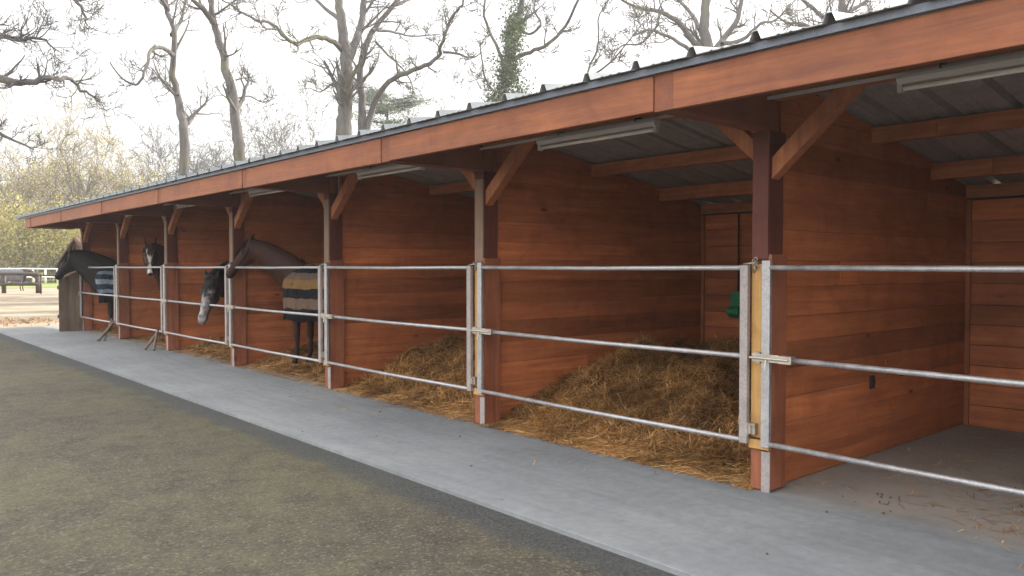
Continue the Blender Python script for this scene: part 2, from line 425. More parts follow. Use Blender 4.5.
# back wall, one bay per box
for k in range(-2, 6):
    b = MB(); z = .001; rnd = random.Random(k*7+1)
    while z < 2.05:
        z1 = min(z+.188*rnd.uniform(.92, 1.08), 2.06); j = rnd.uniform(-.003, .003)
        b.box(7.965+j, 8.02+j, ys[k]+.034, ys[k+1]-.034, z, z1-.005); z = z1
    o = b.build('back_wall', M['red_y'], stable, bevel=.003)
    MB().box(8.022, 8.036, ys[k]-.03, ys[k+1]+.03-.062, -.05, 2.05).build('backing', M['post_low'], o)
    MB().box(7.935, 7.962, ys[k+1]-.075, ys[k+1]-.036, .01, 2.06).build('corner_batten', M['beam_z'], o)
    MB().box(7.93, 7.962, ys[k]+.036, ys[k]+.075, .01, 2.06).build('corner_batten', M['beam_z'], o)
    MB().box(7.945, 8.03, ys[k]+.034, ys[k+1]-.034, 2.062, 2.075).build('cap_rail', M['dark_iron'], o)

# posts
def brace(y, s, zlo, zhi, dlo, dhi, parent):
    w = .052
    b = MB()
    dy, dz = dhi-dlo, zhi-zlo; L = math.hypot(dy, dz); n = (-dz/L*w, dy/L*w)
    A0 = (dlo, zlo); B0 = (dhi, zhi)
    # lower end cut plumb against the post, upper end cut level under the beam
    m = dz/dy
    hh = w*L/dy; ww = w*L/dz
    poly = [(dlo, zlo-hh), (dhi+ww, zhi), (dhi-ww, zhi), (dlo, zlo+hh)]
    poly = [(y+s*u, v) for u, v in poly]
    b.prism(poly, 0, 4.625, 4.715)
    return b.build('brace', M['inner_z'], parent, bevel=.004)
for k in range(-2, 7):
    y = ys[k]
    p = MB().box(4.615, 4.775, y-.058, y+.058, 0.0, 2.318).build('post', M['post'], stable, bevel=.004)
    MB().box(4.596, 4.613, y-.057, y+.057, 1.50, 2.25).build('lit_front_face', M['post_front'] if k <= 0 else M['pale'], p)  # thin facing, paler to paint the sky-lit post front; no separate timber there
    MB().box(4.598, 4.782, y-.085, y-.060, 0.015, 1.53).build('side_plank', M['post_low'], p, bevel=.003)
    MB().box(4.592, 4.612, y-.03, y+.056, .345, 1.47).build('front_plank', M['yellow'], p, bevel=.003)
    MB().box(4.575, 4.613, y-.085, y+.062, .275, .335).build('spacer_block', M['yellow'], p, bevel=.004)
    MB().box(4.592, 4.606, y-.084, y-.022, .0, .262).build('foot_plate', M['galv_dull'], p, bevel=.002)
    MB().box(4.599, 4.613, y-.018, y+.058, .01, .272).build('foot_board', M['post_low'], p, bevel=.002)
    MB().box(4.60, 4.79, y-.064, y+.064, 2.245, 2.321).build('post_cap', M['post'], p, bevel=.003)
    MB().box(4.62, 4.73, y-.05, y+.05, 2.322, 2.523).build('stub_post', M['beam_z'], p, bevel=.003)
    brace(y, -1, 2.08, 2.523, .06, .56, stable)
    brace(y, 1, 2.20, 2.523, .06, .42, stable)
# conduit carrying the lights
MB().box(4.555, 4.575, Y_A+.2, Y_B-.3, 2.506, 2.524).build('conduit', M['fixture'], stable)
# low wind screen at the far end
b = MB()
x = 4.12
while x < 4.58:
    z = 1.16+(x-4.12)*.55
    b.prism([(x, 0), (x+.108, 0), (x+.108, z+.05), (x, z)], 1, 20.22, 20.26); x += .112
b.box(4.10, 4.60, 20.262, 20.30, .3, .38); b.box(4.10, 4.60, 20.262, 20.30, .95, 1.03)
b.build('wind_screen', M['brown_end'], stable)

# ------------------------------------------------------------------ light fittings
def light_thing(yc):
    t = empty('tube_light', (4.52, yc, 2.43), 'x', 'light')
    MB().prism([(4.48, 2.475), (4.495, 2.448), (4.545, 2.448), (4.56, 2.475), (4.555, 2.495), (4.485, 2.495)], 1, yc-.61, yc+.61).build('housing', M['fixture'], t)
    MB().tube([(4.52, yc-.585, 2.425), (4.52, yc+.585, 2.425)], .014, 10).build('tube', M['tube'], t, True)
    for s in (-1, 1):
        MB().box(4.50, 4.54, yc+s*.6-.012, yc+s*.6+.012, 2.405, 2.448).build('end_cap', M['fixture'], t)
        MB().tube([(4.53, yc+s*.4, 2.495), (4.53, yc+s*.4, 2.53), (4.60, yc+s*.4, 2.54)], .006, 6).build('bracket', M['dark_iron'], t)
    return t
lroot = light_thing(ys[0]+1.39)
LL = {0: 'long white tube light above the big straw heap, second nearest',
      -1: 'nearest white tube light, top right over the empty concrete box',
      1: 'white tube light over the straw box just before the horse in the tan striped rug',
      2: 'white tube light above the brown horse in the tan striped rug',
      3: 'white tube light above the horse with the lowered pale face',
      4: 'small white tube light above the brown horse with a white blaze',
      5: 'farthest white tube light, at the far end box with the black horse'}
for k in range(-1, 6):
    o = lroot if k == 0 else copy_tree(lroot)
    o.location = (4.52, ys[k]+1.39, 2.43); tag(o, LL[k], 'light', 'tube lights under the eave')

# ------------------------------------------------------------------ gates
def make_gate():
    y0, y1 = PY0, PY0+DY                    # near post, far post
    t = empty('stall_gate', (4.55, y0, 0), 'x', 'gate')
    GX = 4.55; a, c = y0+.11, y1-.08
    MB().box(GX-.012, GX+.022, a-.058, a, .305, 1.462).build('end_frame', M['galv_dull'], t, bevel=.004)
    MB().box(GX-.016, GX+.018, c-.03, c+.03, .30, 1.492).build('end_post', M['galv'], t, bevel=.006)
    for z in (1.445, .872, .325):
        sag = -.006
        MB().tube([(GX, a, z), (GX, (a+c)/2, z+sag), (GX, c-.02, z)], .017, 12).build('rail', M['galv'], t, True)
    # top hinge rod, eye and chain
    h = MB().tube([(GX, a-.02, 1.468), (GX+.005, y0+.03, 1.475), (GX+.03, y0+.0, 1.478)], .006, 8)
    for i in range(7):
        cz = 1.50-.012*i; cx = GX+.03-.006*math.sin(i*1.9); cy = y0+.02+.014*math.sin(i*1.3)
        pts = [(cx+.002*math.cos(q)+(.010*math.cos(q) if i % 2 else 0), cy+(0 if i % 2 else .012*math.cos(q)), cz+.014*math.sin(q)) for q in [j*math.pi/4 for j in range(9)]]
        h.tube(pts, .0032, 5)
    h.build('chain_hinge', M['bolt'], t, True)
    # lower clamp
    h = MB().tube([(GX, a-.02, .40), (GX+.04, y0+.03, .40)], .011, 8).box(GX-.02, GX+.03, a-.09, a-.05, .375, .43).box(GX+.0, GX+.04, y0+.0, y0+.05, .37, .44)
    h.tube([(GX-.022, a-.068, .36), (GX-.022, a-.068, .45)], .007, 6)
    h.build('lower_hinge', M['bolt'], t)
    # slam latch round the mid rail at the far end
    L = MB().box(GX-.034, GX+.02, c-.19, c-.10, .848, .896).box(GX-.030, GX-.018, c-.10, c+.085, .880, .899).box(GX-.030, GX-.018, c-.10, c+.085, .850, .866)
    L.tube([(GX-.036, c-.17, .872), (GX-.036, c+.10, .872)], .008, 8)
    L.tube([(GX-.036, c-.02, .872), (GX-.05, c-.02, .80)], .006, 6)
    L.box(GX-.02, GX+.045, c+.035, c+.075, .84, .905)
    L.build('latch', M['bolt'], t)
    return t
gate0 = make_gate()
GL = {-1: 'nearest galvanised three-rail gate, across the empty concrete box at right',
      0: 'galvanised three-rail gate in front of the big straw heap',
      1: 'galvanised three-rail gate between the straw heap box and the tan-rugged horse',
      2: 'galvanised three-rail gate in front of the brown horse in the tan striped rug',
      3: 'galvanised three-rail gate that the pale-faced horse hangs its head through',
      4: 'galvanised three-rail gate below the brown horse with a white blaze',
      5: 'farthest galvanised three-rail gate, in front of the black horse in the dark striped rug'}
for k in range(-2, 6):
    if k == -2: continue
    o = gate0 if k == 0 else copy_tree(gate0)
    o.location = (4.55, ys[k], 0); tag(o, GL[k], 'gate', 'galvanised gates along the stable front')

# green drinker on the back wall
t = empty('wall_drinker', (7.9, 5.2, .87), 'green plastic drinker on the back wall of the straw heap box', 'drinker')
MB().prism([(7.925, .88), (7.925, 1.17), (7.89, 1.17), (7.87, 1.0), (7.80, .98), (7.80, .92), (7.86, .88)], 1, 5.13, 5.28).build('bowl', M['green_plastic'], t, bevel=.008)
MB().tube([(7.915, 5.2, 1.17), (7.915, 5.2, 2.05)], .010, 8).build('pipe', M['dark_iron'], t, True)

# ------------------------------------------------------------------ straw
def smooth(a, b, x):
    t = max(0, min(1, (x-a)/(b-a))); return t*t*(3-2*t)
def bedding(k, hfun, n, label, front=4.72, yr=None):
    y0, y1 = yr or (ys[k]+.03, ys[k+1]-.03)
    b = MB(); NX, NY = 60, 56; x0, x1 = 4.45, 7.94
    def H(x, y):
        e = front + .07*noise.noise(Vector((y*1.7, k*9, 0))) + .05*noise.noise(Vector((y*6, k*9, 3)))
        ed = smooth(e, e+.35, x)
        v = hfun(x, y-ys[k])*smooth(e, e+1.6, x) + ed*.035
        v *= 1+.28*noise.noise(Vector((x*1.6, y*1.6, k*3)))+.30*noise.noise(Vector((x*3.4, y*3.4, k*3+7)))
        v += ed*(.05*noise.noise(Vector((x*5, y*5, k))) + .025*noise.noise(Vector((x*13, y*13, k))))
        return max(v, 0) if ed > 0 else -.02
    for j in range(NY+1):
        for i in range(NX+1):
            x = x0+(x1-x0)*(i/NX)**1.2; y = y0+(y1-y0)*j/NY
            b.v.append((x, y, H(x, y)-.012))
    for j in range(NY):
        for i in range(NX):
            a = j*(NX+1)+i
            q = (a, a+1, a+NX+2, a+NX+1)
            if max(b.v[w][2] for w in q) > -.011: b.f.append(q)
    nb = len(b.f)
    rnd = random.Random(k+50)
    for s in range(n):
        u = rnd.random()**1.5
        x = front-.12+(x1-front)*u; y = rnd.uniform(y0, y1)
        h = H(x, y)
        if x < front+.05:
            if rnd.random() < .72: continue
            h = .003
        h = max(h, .002)
        L = rnd.uniform(.04, .22); a = rnd.uniform(0, 2*math.pi)
        pitch = rnd.gauss(0, .38) if h > .04 else rnd.gauss(0, .05)
        d = Vector((math.cos(a)*math.cos(pitch), math.sin(a)*math.cos(pitch), math.sin(pitch)))
        w = Vector((-math.sin(a), math.cos(a), rnd.uniform(-.5, .5)))*rnd.uniform(.0010, .0025)
        bend = Vector((rnd.uniform(-1, 1), rnd.uniform(-1, 1), rnd.uniform(-.5, 1)))*L*.12
        c0 = Vector((x, y, h+rnd.uniform(-.004, .02)*(1 if h > .03 else .3)))
        P = [c0-d*L/2, c0+bend, c0+d*L/2]
        P = [Vector((p.x, min(max(p.y, y0), y1), max(p.z, .004))) for p in P]
        nv = len(b.v)
        for p in P: b.v += [tuple(p-w), tuple(p+w)]
        b.f += [(nv, nv+1, nv+3, nv+2), (nv+2, nv+3, nv+5, nv+4)]
    me = bpy.data.meshes.new('straw_bedding'); me.from_pydata(b.v, [], b.f); me.update()
    me.materials.append(M['straw_base']); me.materials.append(M['straw'])
    mi = [0]*nb+[1]*(len(b.f)-nb); me.polygons.foreach_set('material_index', mi)
    o = bpy.data.objects.new('straw_bedding', me); C.objects.link(o)
    return tag(o, label, 'straw', kind='stuff')
def h0(x, v):
    m = .25+.23*smooth(.6, 2.2, v)
    m += .16*math.exp(-((x-5.6)**2+(v-1.35)**2)/.18) - .22*math.exp(-((x-6.35)**2+(v-1.0)**2)/.25)
    return m*(1-.0*x)
bedding(0, h0, 70000, 'big heap of golden straw filling the second box from the right')
bedding(1, lambda x, v: .25+.20*smooth(.4, 2.2, v), 30000, 'straw heaped in the third box from the right, left of the big heap')
bedding(2, lambda x, v: .20+.08*smooth(1, 2.4, v), 13000, 'straw under the horse in the tan striped rug')
bedding(3, lambda x, v: .28, 8000, 'straw in the box of the pale-faced horse')
bedding(4, lambda x, v: .14, 4000, 'straw in the box of the horse with a white blaze')
bedding(5, lambda x, v: .12, 3500, 'straw in the far end box of the black horse')
# loose stalks
def loose(name, n, xr, yr, label, zb, pw=1):
    b = MB(); rnd = random.Random(n)
    cl = [(rnd.uniform(*xr), rnd.uniform(*yr), rnd.uniform(.06, .3)) for _ in range(max(5, n//25))]
    for s in range(n):
        if rnd.random() < .7:
            c = rnd.choice(cl); x, y = rnd.gauss(c[0], c[2]), rnd.gauss(c[1], c[2])
            if not (xr[0] < x < xr[1] and yr[0] < y < yr[1]): continue
        else: x, y = rnd.uniform(*xr), rnd.uniform(*yr)
        L = rnd.uniform(.03, .16); a = rnd.uniform(0, 6.28)
        d = Vector((math.cos(a), math.sin(a), 0))*L/2; w = Vector((-math.sin(a), math.cos(a), 0))*rnd.uniform(.0013, .0026)
        m_ = Vector((x, y, zb+.004))+w*rnd.uniform(-6, 6)
        nv = len(b.v)
        for p in (Vector((x, y, zb+.002))-d, m_, Vector((x, y, zb+.003))+d): b.v += [tuple(p-w), tuple(p+w)]
        b.f += [(nv, nv+1, nv+3, nv+2), (nv+2, nv+3, nv+5, nv+4)]
    return tag(b.build(name, M['straw']), label, 'straw', kind='stuff')
loose('loose_straw', 1500, (4.85, 7.85), (ys[-1]+.1, ys[0]-.1), 'scattered straw stalks on the concrete floor of the empty box', .001)
loose('loose_straw', 420, (4.0, 4.75), (2.9, 20), 'stray straw stalks on the concrete apron along the gates', .001)
b = MB(); rnd = random.Random(21)
for s_ in range(700):
    x, y = rnd.gauss(5.35, .35), rnd.gauss(1.05, .28)
    L_ = rnd.uniform(.03, .14); a = rnd.uniform(0, 6.28); d = Vector((math.cos(a), math.sin(a), 0))*L_/2; w_ = Vector((-math.sin(a), math.cos(a), 0))*.0018
    nv = len(b.v)
    for p in (Vector((x, y, .004))-d, Vector((x, y, .006+rnd.random()*.012)), Vector((x, y, .005))+d): b.v += [tuple(p-w_), tuple(p+w_)]
    b.f += [(nv, nv+1, nv+3, nv+2), (nv+2, nv+3, nv+5, nv+4)]
tag(b.build('straw_wisp', M['straw']), 'thin patch of golden straw on the floor of the empty box', 'straw', kind='stuff')
# small dark droppings / grit on the empty floor
b = MB(); rnd = random.Random(3)
cs = [(rnd.uniform(4.9, 7.6), rnd.uniform(.3, 2.6)) for _ in range(7)]
for s in range(110):
    c = rnd.choice(cs); x, y = rnd.gauss(c[0], .12), rnd.gauss(c[1], .12)
    if s < 22: x, y = rnd.uniform(3.2, 4.5), rnd.uniform(1.2, 14)
    r = rnd.uniform(.003, .010)
    b.tube([(x-r, y, .002), (x, y+r*.3, .002+r*.7), (x+r, y, .002)], [r*.3, r*.9, r*.3], 5, True, .6)
tag(b.build('floor_litter', M['straw_base']), 'dark crumbs of dung and dirt scattered on the concrete', 'litter', kind='stuff')

# ------------------------------------------------------------------ horses
def catmull(P, n):
    out = []
    P = [Vector(p) for p in P]
    for i in range(len(P)-1):
        p0 = P[max(i-1, 0)]; p1 = P[i]; p2 = P[i+1]; p3 = P[min(i+2, len(P)-1)]
        for j in range(n):
            t = j/n
            out.append(.5*((2*p1)+(-p0+p2)*t+(2*p0-5*p1+4*p2-p3)*t*t+(-p0+3*p1-3*p2+p3)*t**3))
    out.append(P[-1]); return out
def loft(b, pts, rw, rh, upv=Vector((0,0,1)), sides=16, n=4, arc=None):
    """elliptical loft; rw = half width sideways, rh = half height along up"""
    Q = catmull(pts, n); W = catmull([(w, h, 0) for w, h in zip(rw, rh)], n)
    n0 = len(b.v)
    for i, p in enumerate(Q):
        d = (Q[min(i+1, len(Q)-1)]-Q[max(i-1, 0)]).normalized()
        a = d.cross(upv).normalized(); u = a.cross(d).normalized()
        for j in range(sides):
            if arc: t = arc[0]+(arc[1]-arc[0])*j/(sides-1)
            else: t = 2*math.pi*j/sides
            b.v.append(tuple(p+a*math.cos(t)*W[i].x+u*math.sin(t)*W[i].y))
    for i in range(len(Q)-1):
        for j in range(sides-1 if arc else sides):
            k = (j+1) % sides; q = n0+i*sides
            b.f.append((q+j, q+k, q+sides+k, q+sides+j))
    if not arc:
        b.f.append(tuple(n0+j for j in range(sides-1, -1, -1)))
        e = n0+(len(Q)-1)*sides; b.f.append(tuple(e+j for j in range(sides)))
def rug_mat(name, bands, z0, z1):
    m, nt, b = mat(name, .9, 0, .1)
    tc = N(nt, 'ShaderNodeTexCoord'); sx = N(nt, 'ShaderNodeSeparateXYZ'); nt.links.new(tc.outputs['Object'], sx.inputs[0])
    wv = noisef(nt, texco(nt, (2.5, 2.5, 1)).outputs[0], 1.6, 3)
    f = mth(nt, 'DIVIDE', mth(nt, 'SUBTRACT', mth(nt, 'ADD', sx.outputs[2], mth(nt, 'MULTIPLY', mth(nt, 'SUBTRACT', wv, .5), .09)), z0), z1-z0)
    c = ramp(nt, f, bands, 'CONSTANT')
    mp = texco(nt); n = noisef(nt, mp.outputs[0], 9, 4)
    c = mix(nt, .7, c, ramp(nt, n, [(.3, (.75, .75, .75)), (.7, (1.15, 1.15, 1.15))]), 'MULTIPLY')
    nt.links.new(c, b.inputs['Base Color']); mf = texco(nt, (7, 7, 1.6)); fo = noisef(nt, mf.outputs[0], 1.3, 3, .5, .6)
    bump(nt, b, mth(nt, 'ADD', mth(nt, 'MULTIPLY', fo, 2.2), mth(nt, 'MULTIPLY', n, .3)), .9, .035)
    return m
def coat_mat(name, c):
    m, nt, b = mat(name, .62, 0, .16)
    at_ = N(nt, 'ShaderNodeAttribute', attribute_name='coat'); mp = texco(nt); n = noisef(nt, mp.outputs[0], 8, 4)
    c2 = mix(nt, .8, at_.outputs['Color'], ramp(nt, n, [(.3, (.75, .75, .75)), (.7, (1.25, 1.25, 1.25))]), 'MULTIPLY')
    nt.links.new(c2, b.inputs['Base Color'])
    bump(nt, b, noisef(nt, mp.outputs[0], 90, 3), .35, .004)
    return m
def make_horse(label, withers, heading, poll, muzzle, coat, dark, face=None, rug=None, hair='hair_black', scale=1.0, halter=True, group='horses at the stable and paddock', hs=1.0):
    W = Vector(withers); h = Vector((heading[0], heading[1], 0)).normalized(); sd = h.cross(Vector((0,0,1)))
    t = empty('horse', (W.x, W.y, 0), label, 'horse', group)
    S = scale*W.z/1.5
    def P(f, s, z): return W+h*f*S+sd*s*S+Vector((0,0,(z-1.5)*S))
    b = MB()
    # trunk
    loft(b, [P(.42,0,1.06), P(.34,0,1.10), P(.12,0,1.14), P(-.2,0,1.14), P(-.6,0,1.15), P(-.95,0,1.20), P(-1.2,0,1.20), P(-1.3,0,1.12)],
         [x*S for x in (.10,.19,.235,.27,.28,.27,.2,.08)], [x*S for x in (.14,.25,.335,.35,.34,.30,.24,.12)])
    loft(b, [P(.1,0,1.40), P(-.05,0,1.44), P(-.3,0,1.40)], [.06*S,.07*S,.1*S], [.08*S,.075*S,.08*S])
    pl, mz = Vector(poll), Vector(muzzle)
    G = S*hs
    # neck from chest to poll
    nb_ = P(.18,0,1.20); mid = (nb_+pl)/2+Vector((0,0,.05*S))
    hd = (mz-pl).normalized()
    pe = pl+hd*.06*S-Vector((0,0,.02))
    ndir = (pl-nb_).normalized(); nup = sd.cross(ndir)
    if nup.z < 0: nup = -nup
    loft(b, [nb_, nb_.lerp(mid, .55), mid.lerp(pe, .35), pe], [x*G for x in (.18,.14,.11,.092)], [x*G for x in (.34,.285,.215,.145)], nup)
    # head
    side = hd.cross(Vector((0,0,1)));
    if side.length < .05: side = sd
    side = side.normalized(); fup = side.cross(hd).normalized()        # normal of the forehead
    if fup.z < 0 and abs(fup.z) > .05: fup = -fup
    L = (mz-pl).length
    def Hp(f, u, s=0): return pl+hd*f*L+fup*u*G+side*s*G
    loft(b, [Hp(-.05,-.05), Hp(.08,-.075), Hp(.30,-.085), Hp(.5,-.06), Hp(.72,-.045), Hp(.9,-.052), Hp(1.0,-.055)],
         [x*G for x in (.05,.085,.102,.078,.056,.058,.035)], [x*G for x in (.08,.115,.142,.105,.072,.068,.04)], fup)
    for s in (-1, 1):   # cheek, brow, ear
        loft(b, [Hp(.12,-.12,s*.05), Hp(.30,-.14,s*.055), Hp(.42,-.12,s*.045)], [.03*G,.04*G,.02*G], [.05*G,.07*G,.03*G], fup)
        loft(b, [Hp(.22,.0,s*.07), Hp(.29,.005,s*.082), Hp(.36,-.01,s*.07)], [.015*G,.024*G,.012*G], [.02*G,.03*G,.015*G], fup)
        e0 = Hp(.0,.01,s*.055); tip = e0 + (fup*.35-hd*.75+side*s*.25).normalized()*.17*G
        e0v = e0-(-hd)*.03*S
        b.tube([e0v, e0.lerp(tip,.35), e0.lerp(tip,.75), tip], [.028*G,.036*G,.024*G,.005*G], 8, True, .6)
    # legs
    lt = []
    for s in (-1, 1):
        o_ = .05*s
        lt.append([(P(.16,s*.15,1.05),.10), (P(.17,s*.15,.86),.082), (P(.17,s*.145,.68),.066), (P(.17,s*.14,.50),.054), (P(.175,s*.14,.44),.058), (P(.165,s*.14,.34),.038), (P(.165,s*.14,.20),.036), (P(.17,s*.14,.14),.038), (P(.20,s*.14,.07),.034), (P(.215,s*.14,.0),.055)])
        lt.append([(P(-1.0,s*.14,1.10),.19), (P(-.93+o_,s*.16,.88),.14), (P(-.95+o_,s*.16,.74),.085), (P(-1.12+o_,s*.15,.60),.056), (P(-1.22+o_,s*.15,.50),.052), (P(-1.20+o_,s*.15,.36),.034), (P(-1.17+o_,s*.15,.20),.032), (P(-1.15+o_,s*.15,.14),.040), (P(-1.11+o_,s*.15,.07),.036), (P(-1.09+o_,s*.15,.0),.056)])
    for leg in lt:
        b.tube([p for p, r in leg], [r*S for p, r in leg], 10)
    me = bpy.data.meshes.new('body_raw'); me.from_pydata(b.v, [], b.f); me.update()
    tmp = bpy.data.objects.new('body_raw', me); C.objects.link(tmp)
    r = tmp.modifiers.new('r', 'REMESH'); r.mode = 'VOXEL'; r.voxel_size = .016
    sm = tmp.modifiers.new('s', 'SMOOTH'); sm.iterations = 3; sm.factor = .5
    dg = bpy.context.evaluated_depsgraph_get(); dg.update()
    nm = bpy.data.meshes.new_from_object(tmp.evaluated_get(dg))
    bpy.data.objects.remove(tmp)
    off = Vector(t.location)
    ca = nm.color_attributes.new('coat', 'FLOAT_COLOR', 'POINT')
    cv, dv = Vector(coat), Vector(dark)
    for i, v in enumerate(nm.vertices):
        p = v.co.copy()
        k = smooth(.62*S, .38*S, p.z) if p.z < .62*S else 0
        k = 1-smooth(.35*S, .65*S, p.z)
        q = p-pl; f = q.dot(hd)/L; u = q.dot(fup)/G; s = q.dot(side)/G
        if f > .8 and (p-mz).length < .3: k = max(k, smooth(.8, .98, f))
        if q.length < .25*S and f < .0: k = max(k, .4)
        col = cv.lerp(dv, k)
        if face and -.02 < f < 1.05 and abs(s) < .15 and (p-pl).length < L*1.15:
            amt = 0
            if face == 'blaze':
                wv = .028+.018*math.sin(f*7)
                if u > -.05: amt = 1-smooth(wv, wv+.012, abs(s)) if .12 < f < .97 else 0
            elif face == 'grey':
                amt = smooth(.12, .35, f)*(.60+.8*noise.noise(p*19))*(1-.9*smooth(.04, .075, abs(s)))
            col = col.lerp(Vector((.30, .275, .27)) if face == 'grey' else Vector((.55, .5, .47)), max(0, min(1, amt)))
        ca.data[i].color = (*col, 1)
        v.co = p-off
    for p_ in nm.polygons: p_.use_smooth = True
    nm.materials.append(coat_mat('coat', coat))
    bo = bpy.data.objects.new('body', nm); bo.name = 'body'; C.objects.link(bo); bo.parent = t
    # mane: many locks along the crest, forelock
    m_ = MB(); rnd = random.Random(int(W.y*100))
    crest = catmull([P(-.02,0,1.50), nb_.lerp(mid,.55)+nup*.27*G, mid.lerp(pe,.35)+nup*.205*G, pe+nup*.135*G, Hp(-.02,.06)], 12)
    for i in range(150):
        c = crest[int(len(crest)*rnd.random()**.8) % len(crest)]
        s = rnd.choice((-1, -1, 1)); Lk = rnd.uniform(.08, .17)*S
        d0 = nup*.4+sd*s*rnd.uniform(.2, .9)
        m_.tube([c-nup*.02, c+d0*.035, c+sd*s*.06*S-Vector((0,0,Lk*.5)), c+sd*s*.07*S-Vector((0,0,Lk))+h*rnd.uniform(-.03,.03)], [.010,.013,.010,.003], 4, True, .5)
    for i in range(34):
        c = Hp(-.02,.05,rnd.uniform(-.045,.045)); f2 = rnd.uniform(.25,.5)
        m_.tube([c, Hp(.08,.075,rnd.uniform(-.05,.05)), Hp(f2,.075,rnd.uniform(-.07,.07))], [.009,.011,.003], 4, True, .5)
    m_.build('mane', M[hair], t)
    tl = MB()
    for i in range(40):
        a = rnd.uniform(-.05,.05); z0 = 1.25+rnd.uniform(-.03,.03)
        tl.tube([P(-1.27,a*.4,z0), P(-1.36,a*.7,1.1), P(-1.38+rnd.uniform(-.03,.03),a*1.4,.75), P(-1.36+rnd.uniform(-.04,.04),a*1.6,rnd.uniform(.35,.5))], [.012,.02,.018,.004], 5)
    tl.build('tail', M[hair], t)
    for s in (-1, 1):
        e = MB(); c = Hp(.29,-.012,s*.096)
        e.tube([c-hd*.02*S, c-hd*.012*S, c, c+hd*.012*S, c+hd*.02*S], [.002,.015*S,.018*S,.015*S,.002], 8)
        e.build('eye', M['eye'], t, True)
    if halter:
        hb = MB()
        def ring(f, uc, rw, rh):
            pts = [pl+hd*f*L+fup*(uc+math.sin(q)*rh)*G+side*math.cos(q)*rw*G for q in [i*math.pi/8 for i in range(17)]]
            hb.tube(pts, .011, 5, True, .5)
        ring(.66, -.048, .068, .088); ring(.04, -.07, .092, .122)
        for s in (-1, 1):
            hb.tube([Hp(.66,-.06,s*.07), Hp(.42,-.09,s*.098), Hp(.2,-.07,s*.11), Hp(.05,-.02,s*.095)], .010, 5, True, .5)
        hb.build('halter', M['leather'], t)
    if rug:
        rb = MB()
        loft(rb, [P(.455,0,1.10), P(.36,0,1.11), P(.12,0,1.14), P(-.2,0,1.15), P(-.6,0,1.16), P(-.95,0,1.21), P(-1.2,0,1.22), P(-1.27,0,1.2)],
             [x*S for x in (.16,.235,.27,.30,.31,.30,.25,.18)], [x*S for x in (.20,.31,.375,.385,.37,.33,.28,.2)], sides=30, n=5, arc=(-math.pi*.30, math.pi*1.30))
        # chest flap
        o = rb.build('rug', rug, t, True)
        sol = o.modifiers.new('t', 'SOLIDIFY'); sol.thickness = .012
        sb = MB()
        for u in (1.22, 1.02):
            pts = [P(.1,-.26,u), P(.3,-.21,u-.01), P(.42,-.13,u-.015), P(.475,0,u-.02), P(.42,.13,u-.015), P(.3,.21,u-.01), P(.1,.26,u)]
            sb.tube(catmull(pts, 3), .018, 6, True, .5)
        sb.build('chest_strap', M['leather'], o)
        sk = MB()   # hanging skirts either side
        for s in (-1, 1):
            g0 = len(sk.v); nn = 22
            for i in range(nn):
                f = .40-i*(1.6/(nn-1)); wv = .012*math.sin(i*1.9)
                for z, e in ((1.14, .29), (.98, .295), (.84, .28), (.66+.02*math.sin(i*.8), .275)):
                    ww = e*(.72 if i == 0 else .88 if i == 1 else 1)
                    sk.v.append(tuple(P(f, s*(ww+wv), z)))
            for i in range(nn-1):
                for j in range(3):
                    q = g0+i*4+j; sk.f.append((q, q+1, q+5, q+4))
        o2 = sk.build('rug_skirt', rug, o, True)
        s2 = o2.modifiers.new('t', 'SOLIDIFY'); s2.thickness = .01
    return t
K = (.012, .012, .014)
rug_tan = rug_mat('tan_striped_rug', [(0, K), (.20, (.12, .078, .055)), (.37, K), (.52, (.19, .105, .045)), (.67, (.115, .082, .062)), (.78, K), (.90, (.17, .10, .045))], .70, 1.56)
rug_navy = rug_mat('navy_striped_rug', [(0, K), (.20, (.12, .15, .185)), (.30, (.02, .025, .035)), (.44, (.15, .185, .225)), (.56, (.02, .025, .035)), (.68, (.13, .155, .19)), (.76, (.015, .018, .024))], .70, 1.56)
BAY, BAYD = (.04, .015, .008), (.018, .010, .008)
# horse in the box with the tan rug, looking out past the post
make_horse('brown horse in a tan and black striped rug, its head just over the top rail', (5.24, 10.32, 1.47), (-.30, 1), (4.74, 11.18, 1.80), (4.44, 11.40, 1.33), (.036, .0125, .007), BAYD, None, rug_tan, 'hair_brown', .93)
make_horse('horse with black mane and pale grey face hanging its head low through the gate', (5.55, 13.35, 1.48), (-1, -.62), (4.66, 12.50, 1.235), (4.36, 12.17, .64), (.022, .016, .014), (.012, .010, .010), 'grey', None, 'hair_black', 1.0, False, hs=1.22)
make_horse('brown horse with a white blaze facing the camera over the gate', (5.35, 15.72, 1.50), (-1, -.10), (4.66, 15.52, 1.83), (4.565, 15.22, 1.33), (.04, .015, .009), BAYD, 'blaze', None, 'hair_brown', hs=1.12)
make_horse('black horse in a dark rug with pale stripes at the far end, head stretched outside', (5.12, 19.30, 1.48), (-1, .28), (4.30, 19.78, 1.74), (3.98, 19.98, 1.22), (.009, .007, .006), (.008, .007, .007), None, rug_navy, 'hair_black', hs=1.28)

